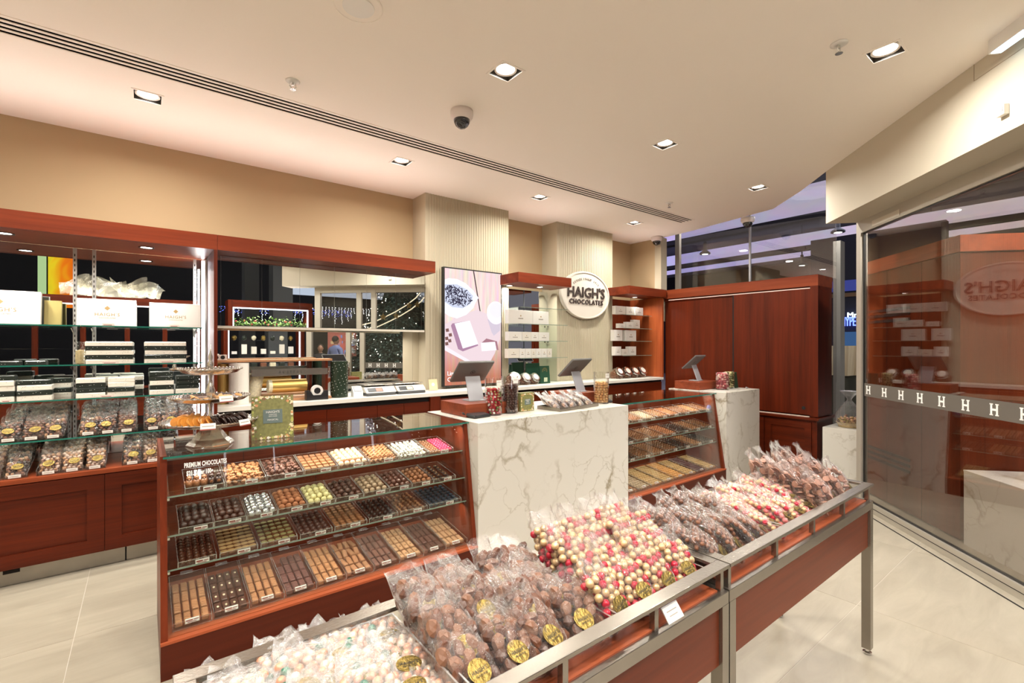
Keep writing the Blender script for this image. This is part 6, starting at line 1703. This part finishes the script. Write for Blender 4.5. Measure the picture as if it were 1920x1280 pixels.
# mall walls behind
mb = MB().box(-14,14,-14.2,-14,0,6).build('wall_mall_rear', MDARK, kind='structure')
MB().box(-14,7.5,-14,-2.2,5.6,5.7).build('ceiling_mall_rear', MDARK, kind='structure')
for k in range(6):
    bm_ = MB().box(-12,7,-4-k*1.7,-3.8-k*1.7,5.2,5.5).build('beam_mall', mat('beam_grey', (.10,.10,.11), .7), kind='structure')
    for j in range(5): MB().lathe([(0,0),(.10,0),(.12,.08)], n=14, c=(-6+2.6*j+(k%2)*1.1,-3.9-k*1.7,5.12), cap=False).build('lamp_lens', glow('mall_lens', (1,.95,.9), 5), bm_)
    if k < 3: MB().box(-5+k*1.5,-2.2+k*1.5,-4.9-k*1.7,-4.8-k*1.7,4.9,4.95).build('light_bar', glow('mall_bar', (.85,.88,1.0), 2.0), bm_)
def mbox(u0, u1, v0, v1, Y, dep, m, name, parent=None, Ym=4.77):
    a, b = mirrored(u0, v0, Ym, Y), mirrored(u1, v1, Ym, Y)
    return MB().box(a.x,b.x,Y-dep,Y,b.z,a.z).build(name, m, parent, world=bool(parent))
t = thing('concrete_column', 'grey concrete mall column seen in the mirrored cupboards', 'column', (mirrored(530,600,4.77,-6).x,-6.3,0)); t['kind'] = 'structure'; del t['category']
a, b = mirrored(512,600,4.77,-6), mirrored(549,600,4.77,-6)
MB().box(a.x,b.x,-6.6,-6,0,5.5).build('shaft', mat('concrete', (.16,.165,.165), .8), t, True)
a, b = mirrored(459,600,4.77,-8), mirrored(486,600,4.77,-8)
MB().box(a.x,b.x,-8.6,-8,0,5.5).build('shaft', mat('concrete', (.16,.165,.165), .8), t, True)
MB().box(4.3,10.5,-9.3,-9.1,3.5,4.3).build('wall_mall_balcony', glow('balcony_glow', (.62,.68,.82), .7), kind='structure')  # balcony front glows by itself, brightness put into its material
t = thing('lit_sill', 'grey mall soffit', 'beam', (4,-9,3)); t['kind'] = 'structure'; del t['category']
MB().box(4.3,10.5,-9.1,-8.0,4.25,4.35).build('soffit', mat('soffit_pale', (.5,.52,.55), .8), t, True)
# icicle lights
t = thing('icicle_lights', 'curtain of tiny white icicle lights hanging in the mall, seen in the mirrors', 'string lights', (6,-8.9,3.0))
mb = MB()
for k in range(70):
    x = 2.2 + k*.12; L = rn.uniform(.25,.75)
    for j in range(int(L/.06)): mb.blob((x+rn.uniform(-.02,.02), -8.9, 3.05-j*.06), .011, lv=1)
mb.build('bulbs', glow('icicle_white', (.95,.93,1.0), 8.0), t, True, kind='stuff')
t = thing('blue_garland', 'band of blue string lights hanging in the mall, seen in the mirrors', 'string lights', (6,-8.85,2.8)); mb = MB()
for k in range(260): mb.blob((rn.uniform(2.0,6.4), -8.85, rn.uniform(2.72,2.95)), .012, lv=1)
mb.build('bulbs', glow('blue_bulb', (.15,.2,1.0), 2.0), t, True, kind='stuff')
# christmas tree
tr = thing('christmas_tree', 'big bushy fir tree with tiny white lights outside, seen in the mirrors', 'tree', (6.35,-4.3,0))
MB().lathe([(.12,0),(.12,.5)], n=12).build('trunk', mat('bark', (.10,.06,.04), .8), tr)
mb = MB(); r2 = random.Random(5)
for k in range(9000):
    z = .3 + 4.6*(1-math.sqrt(r2.random())); R_ = 1.75*(1-(z-.2)/5.0); a = r2.uniform(0,6.28); rr2 = R_*r2.uniform(.80,1.0)
    c = Vector((rr2*math.cos(a), rr2*math.sin(a), z)); d = Vector((math.cos(a)*.8, math.sin(a)*.8, r2.uniform(-.5,.25)))*r2.uniform(.10,.18)
    n_ = Vector((-math.sin(a), math.cos(a), r2.uniform(-.3,.3)))*.03
    mb.add([c-n_, c+n_, c+d], [(0,1,2)])
mb.build('needles', mat('fir_green', (.045,.10,.085), .7, var=.4, scale=12), tr, kind='stuff')
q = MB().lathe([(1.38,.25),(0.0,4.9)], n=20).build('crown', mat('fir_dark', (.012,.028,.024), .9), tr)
q = MB()
for k in range(240):
    z = .4 + 4.2*(1-math.sqrt(r2.random())); R_ = 1.80*(1-(z-.2)/5.0); a = r2.uniform(0,6.28); q.blob((R_*math.cos(a), R_*math.sin(a), z), .014, lv=1)
q.build('bulbs', glow('tree_bulb', (1,.95,.85), 7), tr, kind='stuff')
area('tree_lamp', (4.9,-2.0,4.2), .8, 0, 120, (.9,.95,1.0), rot=(R(40),0,R(35)))
# hanging star ornament
t = thing('star_ornament', 'two curved light strings with gold stars hanging in the mall, seen in the mirrored cupboards', 'ornament', (5.4,-2.2,2.6))
pts = [mirrored(u, v, 4.77, -2.2) for u, v in ((678,609),(700,604),(722,594),(742,584),(762,572),(780,558),(794,541),(800,530))]
MB().tube(pts, .014, n=6).build('string', glow('warm_string', (1,.85,.6), 1.3), t, True)
MB().tube([p + Vector((.14,0,-.10)) for p in pts], .014, n=6).build('string', glow('warm_string', (1,.85,.6), 1.3), t, True)
for u, v in ((718,594),(742,592),(767,573),(782,571),(797,540)):
    p = mirrored(u, v, 4.77, -2.15)
    poly = [(p.x + (.10 if k%2==0 else .045)*math.sin(k*math.pi/5), p.y, p.z + (.10 if k%2==0 else .045)*math.cos(k*math.pi/5)) for k in range(10)]
    MB().prism(poly, (0,.02,0)).build('star', GOLD, t, True)
# railing
t = thing('glass_railing', 'dark handrail of the mall gallery seen in the lower mirror', 'railing', (5,-5.2,0))
MB().box(2.2,7.8,-5.22,-5.16,1.08,1.12).box(2.2,7.8,-5.21,-5.17,.6,.63).build('rail', BEAM, t, True)
for k in range(7): MB().box(2.4+k*.8,2.44+k*.8,-5.21,-5.17,0,1.08).build('post', BEAM, t, True)
# people outside
def person(loc, rz, s, shirt, lab, arm=True, hair=(.03,.02,.015)):
    t = thing('person', lab, 'person', loc, rz=rz)
    sk = mat('skin_tone', (.42,.22,.14), .55); tro = mat('dark_trousers', (.03,.035,.05), .8)
    P = {}
    body = [(0,0,.95,.14,.11),(0,0,1.12,.15,.11),(0,0,1.30,.17,.11),(0,0,1.44,.12,.09),(0,-.01,1.52,.055),(0,-.02,1.57,.05),
            (.19,0,1.42,.06),(.24,.0,1.16,.048),(.16,-.24,1.14,.036),(.14,-.32,1.18,.03),(-.19,0,1.42,.06),(-.24,.02,1.16,.048),(-.13,-.22,1.16,.036),(-.11,-.30,1.20,.03),
            (.10,0,.86,.09),(.11,.0,.48,.062),(.11,.02,.10,.042),(.11,-.12,.05,.04),(-.10,0,.86,.09),(-.11,.02,.48,.062),(-.11,.03,.10,.042),(-.11,-.11,.05,.04)]
    ed = [(0,1),(1,2),(2,3),(3,4),(4,5),(3,6),(6,7),(7,8),(8,9),(3,10),(10,11),(11,12),(12,13),(0,14),(14,15),(15,16),(16,17),(0,18),(18,19),(19,20),(20,21)]
    import bmesh
    me = bpy.data.meshes.new('body'); me.from_pydata([tuple(c*s for c in p[:3]) for p in body], ed, [])
    o = link('body', me, t)
    b = bmesh.new(); b.from_mesh(me); lay = b.verts.layers.skin.verify(); b.verts.ensure_lookup_table()
    for v, p in zip(b.verts, body):
        v[lay].radius = (p[3]*s, (p[4] if len(p) > 4 else p[3])*s)
        v[lay].use_root = (v.index == 0)
    b.to_mesh(me); b.free()
    o.modifiers.new('skin', 'SKIN'); sd = o.modifiers.new('sub', 'SUBSURF'); sd.levels = 2; sd.render_levels = 2
    # colour by height: trousers / shirt / skin
    m, nt, bb = nodes_of('clothing_' + lab[:6]); tcn = N(nt,'ShaderNodeTexCoord'); sp = N(nt,'ShaderNodeSeparateXYZ'); nt.links.new(tcn.outputs['Object'], sp.inputs[0])
    rp = N(nt,'ShaderNodeValToRGB'); rp.color_ramp.interpolation = 'CONSTANT'; e = rp.color_ramp.elements; e[0].position = 0; e[0].color = (.03,.03,.03,1); e[1].position = .045; e[1].color = (.03,.035,.05,1)
    k1 = rp.color_ramp.elements.new(.50); k1.color = (*shirt,1); k2 = rp.color_ramp.elements.new(.76); k2.color = (.42,.22,.14,1)
    dv = N(nt,'ShaderNodeMath', operation='DIVIDE'); dv.inputs[1].default_value = 2*s; nt.links.new(sp.outputs['Z'], dv.inputs[0]); nt.links.new(dv.outputs[0], rp.inputs[0]); nt.links.new(rp.outputs[0], bb.inputs['Base Color']); bb.inputs['Roughness'].default_value = .8
    me.materials.append(m)
    MB().blob((0,-.02*s,1.66*s), .078*s, .092*s, .115*s, lv=3).blob((0,-.112*s,1.655*s), .014*s,.016*s,.02*s, lv=1).blob((.078*s,-.01*s,1.66*s), .01*s,.02*s,.028*s, lv=1).blob((-.078*s,-.01*s,1.66*s), .01*s,.02*s,.028*s, lv=1).build('head', sk, t, smooth=True)
    MB().blob((0,.005*s,1.695*s), .086*s, .098*s, .095*s, lv=3).build('hair', mat('dark_hair', hair, .7), t, smooth=True)
    for sx in (1,-1):
        q = MB(); hx, hy, hz_ = (.14 if sx > 0 else -.11)*s, (-.32 if sx > 0 else -.30)*s, (1.18 if sx > 0 else 1.20)*s
        q.blob((hx,hy-.02*s,hz_+.01*s), .035*s,.04*s,.018*s, lv=2)
        for f in range(4): q.tube([(hx+(-.024+.016*f)*s,hy-.05*s,hz_+.012*s),(hx+(-.026+.017*f)*s,hy-.085*s,hz_+.022*s),(hx+(-.024+.015*f)*s,hy-.10*s,hz_+.04*s)], .0085*s, n=6)
        q.tube([(hx-sx*.03*s,hy-.01*s,hz_+.01*s),(hx-sx*.05*s,hy-.04*s,hz_+.03*s)], .009*s, n=6)
        q.build('hand', sk, t, smooth=True)
    if arm: MB().rbox(-.04*s,.04*s,-.43*s,-.42*s,1.18*s,1.33*s,.004).build('phone', BLACK, t)
    return t
pm = mirrored(629, 650, 5.10, -4.0)
person((pm.x, -4.0, 0), R(60), 1.06, (.22,.28,.55), 'person in a light blue shirt looking at a phone, seen in the lower mirror')
pm = mirrored(601, 650, 5.10, -3.6)
person((pm.x, -3.6, 0), R(200), .92, (.03,.03,.035), 'person in a black top standing half hidden, seen in the lower mirror', arm=False, hair=(.35,.2,.1))
area('mall_lamp', (4.4,-2.6,4.4), .6, 0, 60, (1,.96,.92))
# bright shop window far behind
t = thing('far_shop_window', 'small bright shop window with pink and orange goods, seen in the lower mirror', 'shop window', (mirrored(630,640,5.10,-8.2).x,-8.2,1.0))
a, b = mirrored(616,622,5.10,-8.2), mirrored(668,668,5.10,-8.2)
MB().box(a.x,b.x,-8.3,-8.2,b.z,a.z).build('lit_back', glow('pink_window', (.50,.16,.12), .8), t, True)
for k in range(26):
    x = rn.uniform(a.x+.1,b.x-.1); z = rn.uniform(b.z+.1,a.z-.1); s = rn.uniform(.05,.12)
    MB().box(x-s,x+s,-8.19,-8.12,z-s,z+s).build('goods', glow('goods_%d' % (k%4), [(.8,.2,.15),(.85,.6,.3),(.3,.4,.8),(.9,.85,.8)][k%4], .7), t, True)

for (x, w) in ((-.6, 2.6), (2.1, 1.4)):
    area('ceiling_fill', (x, -1.62, 2.528), w, .06, 44*w/2.6, (1.0,.92,.87), rot=(R(180),0,0), spread=165)  # added fill lamps, out of view, to brighten the shop ceiling
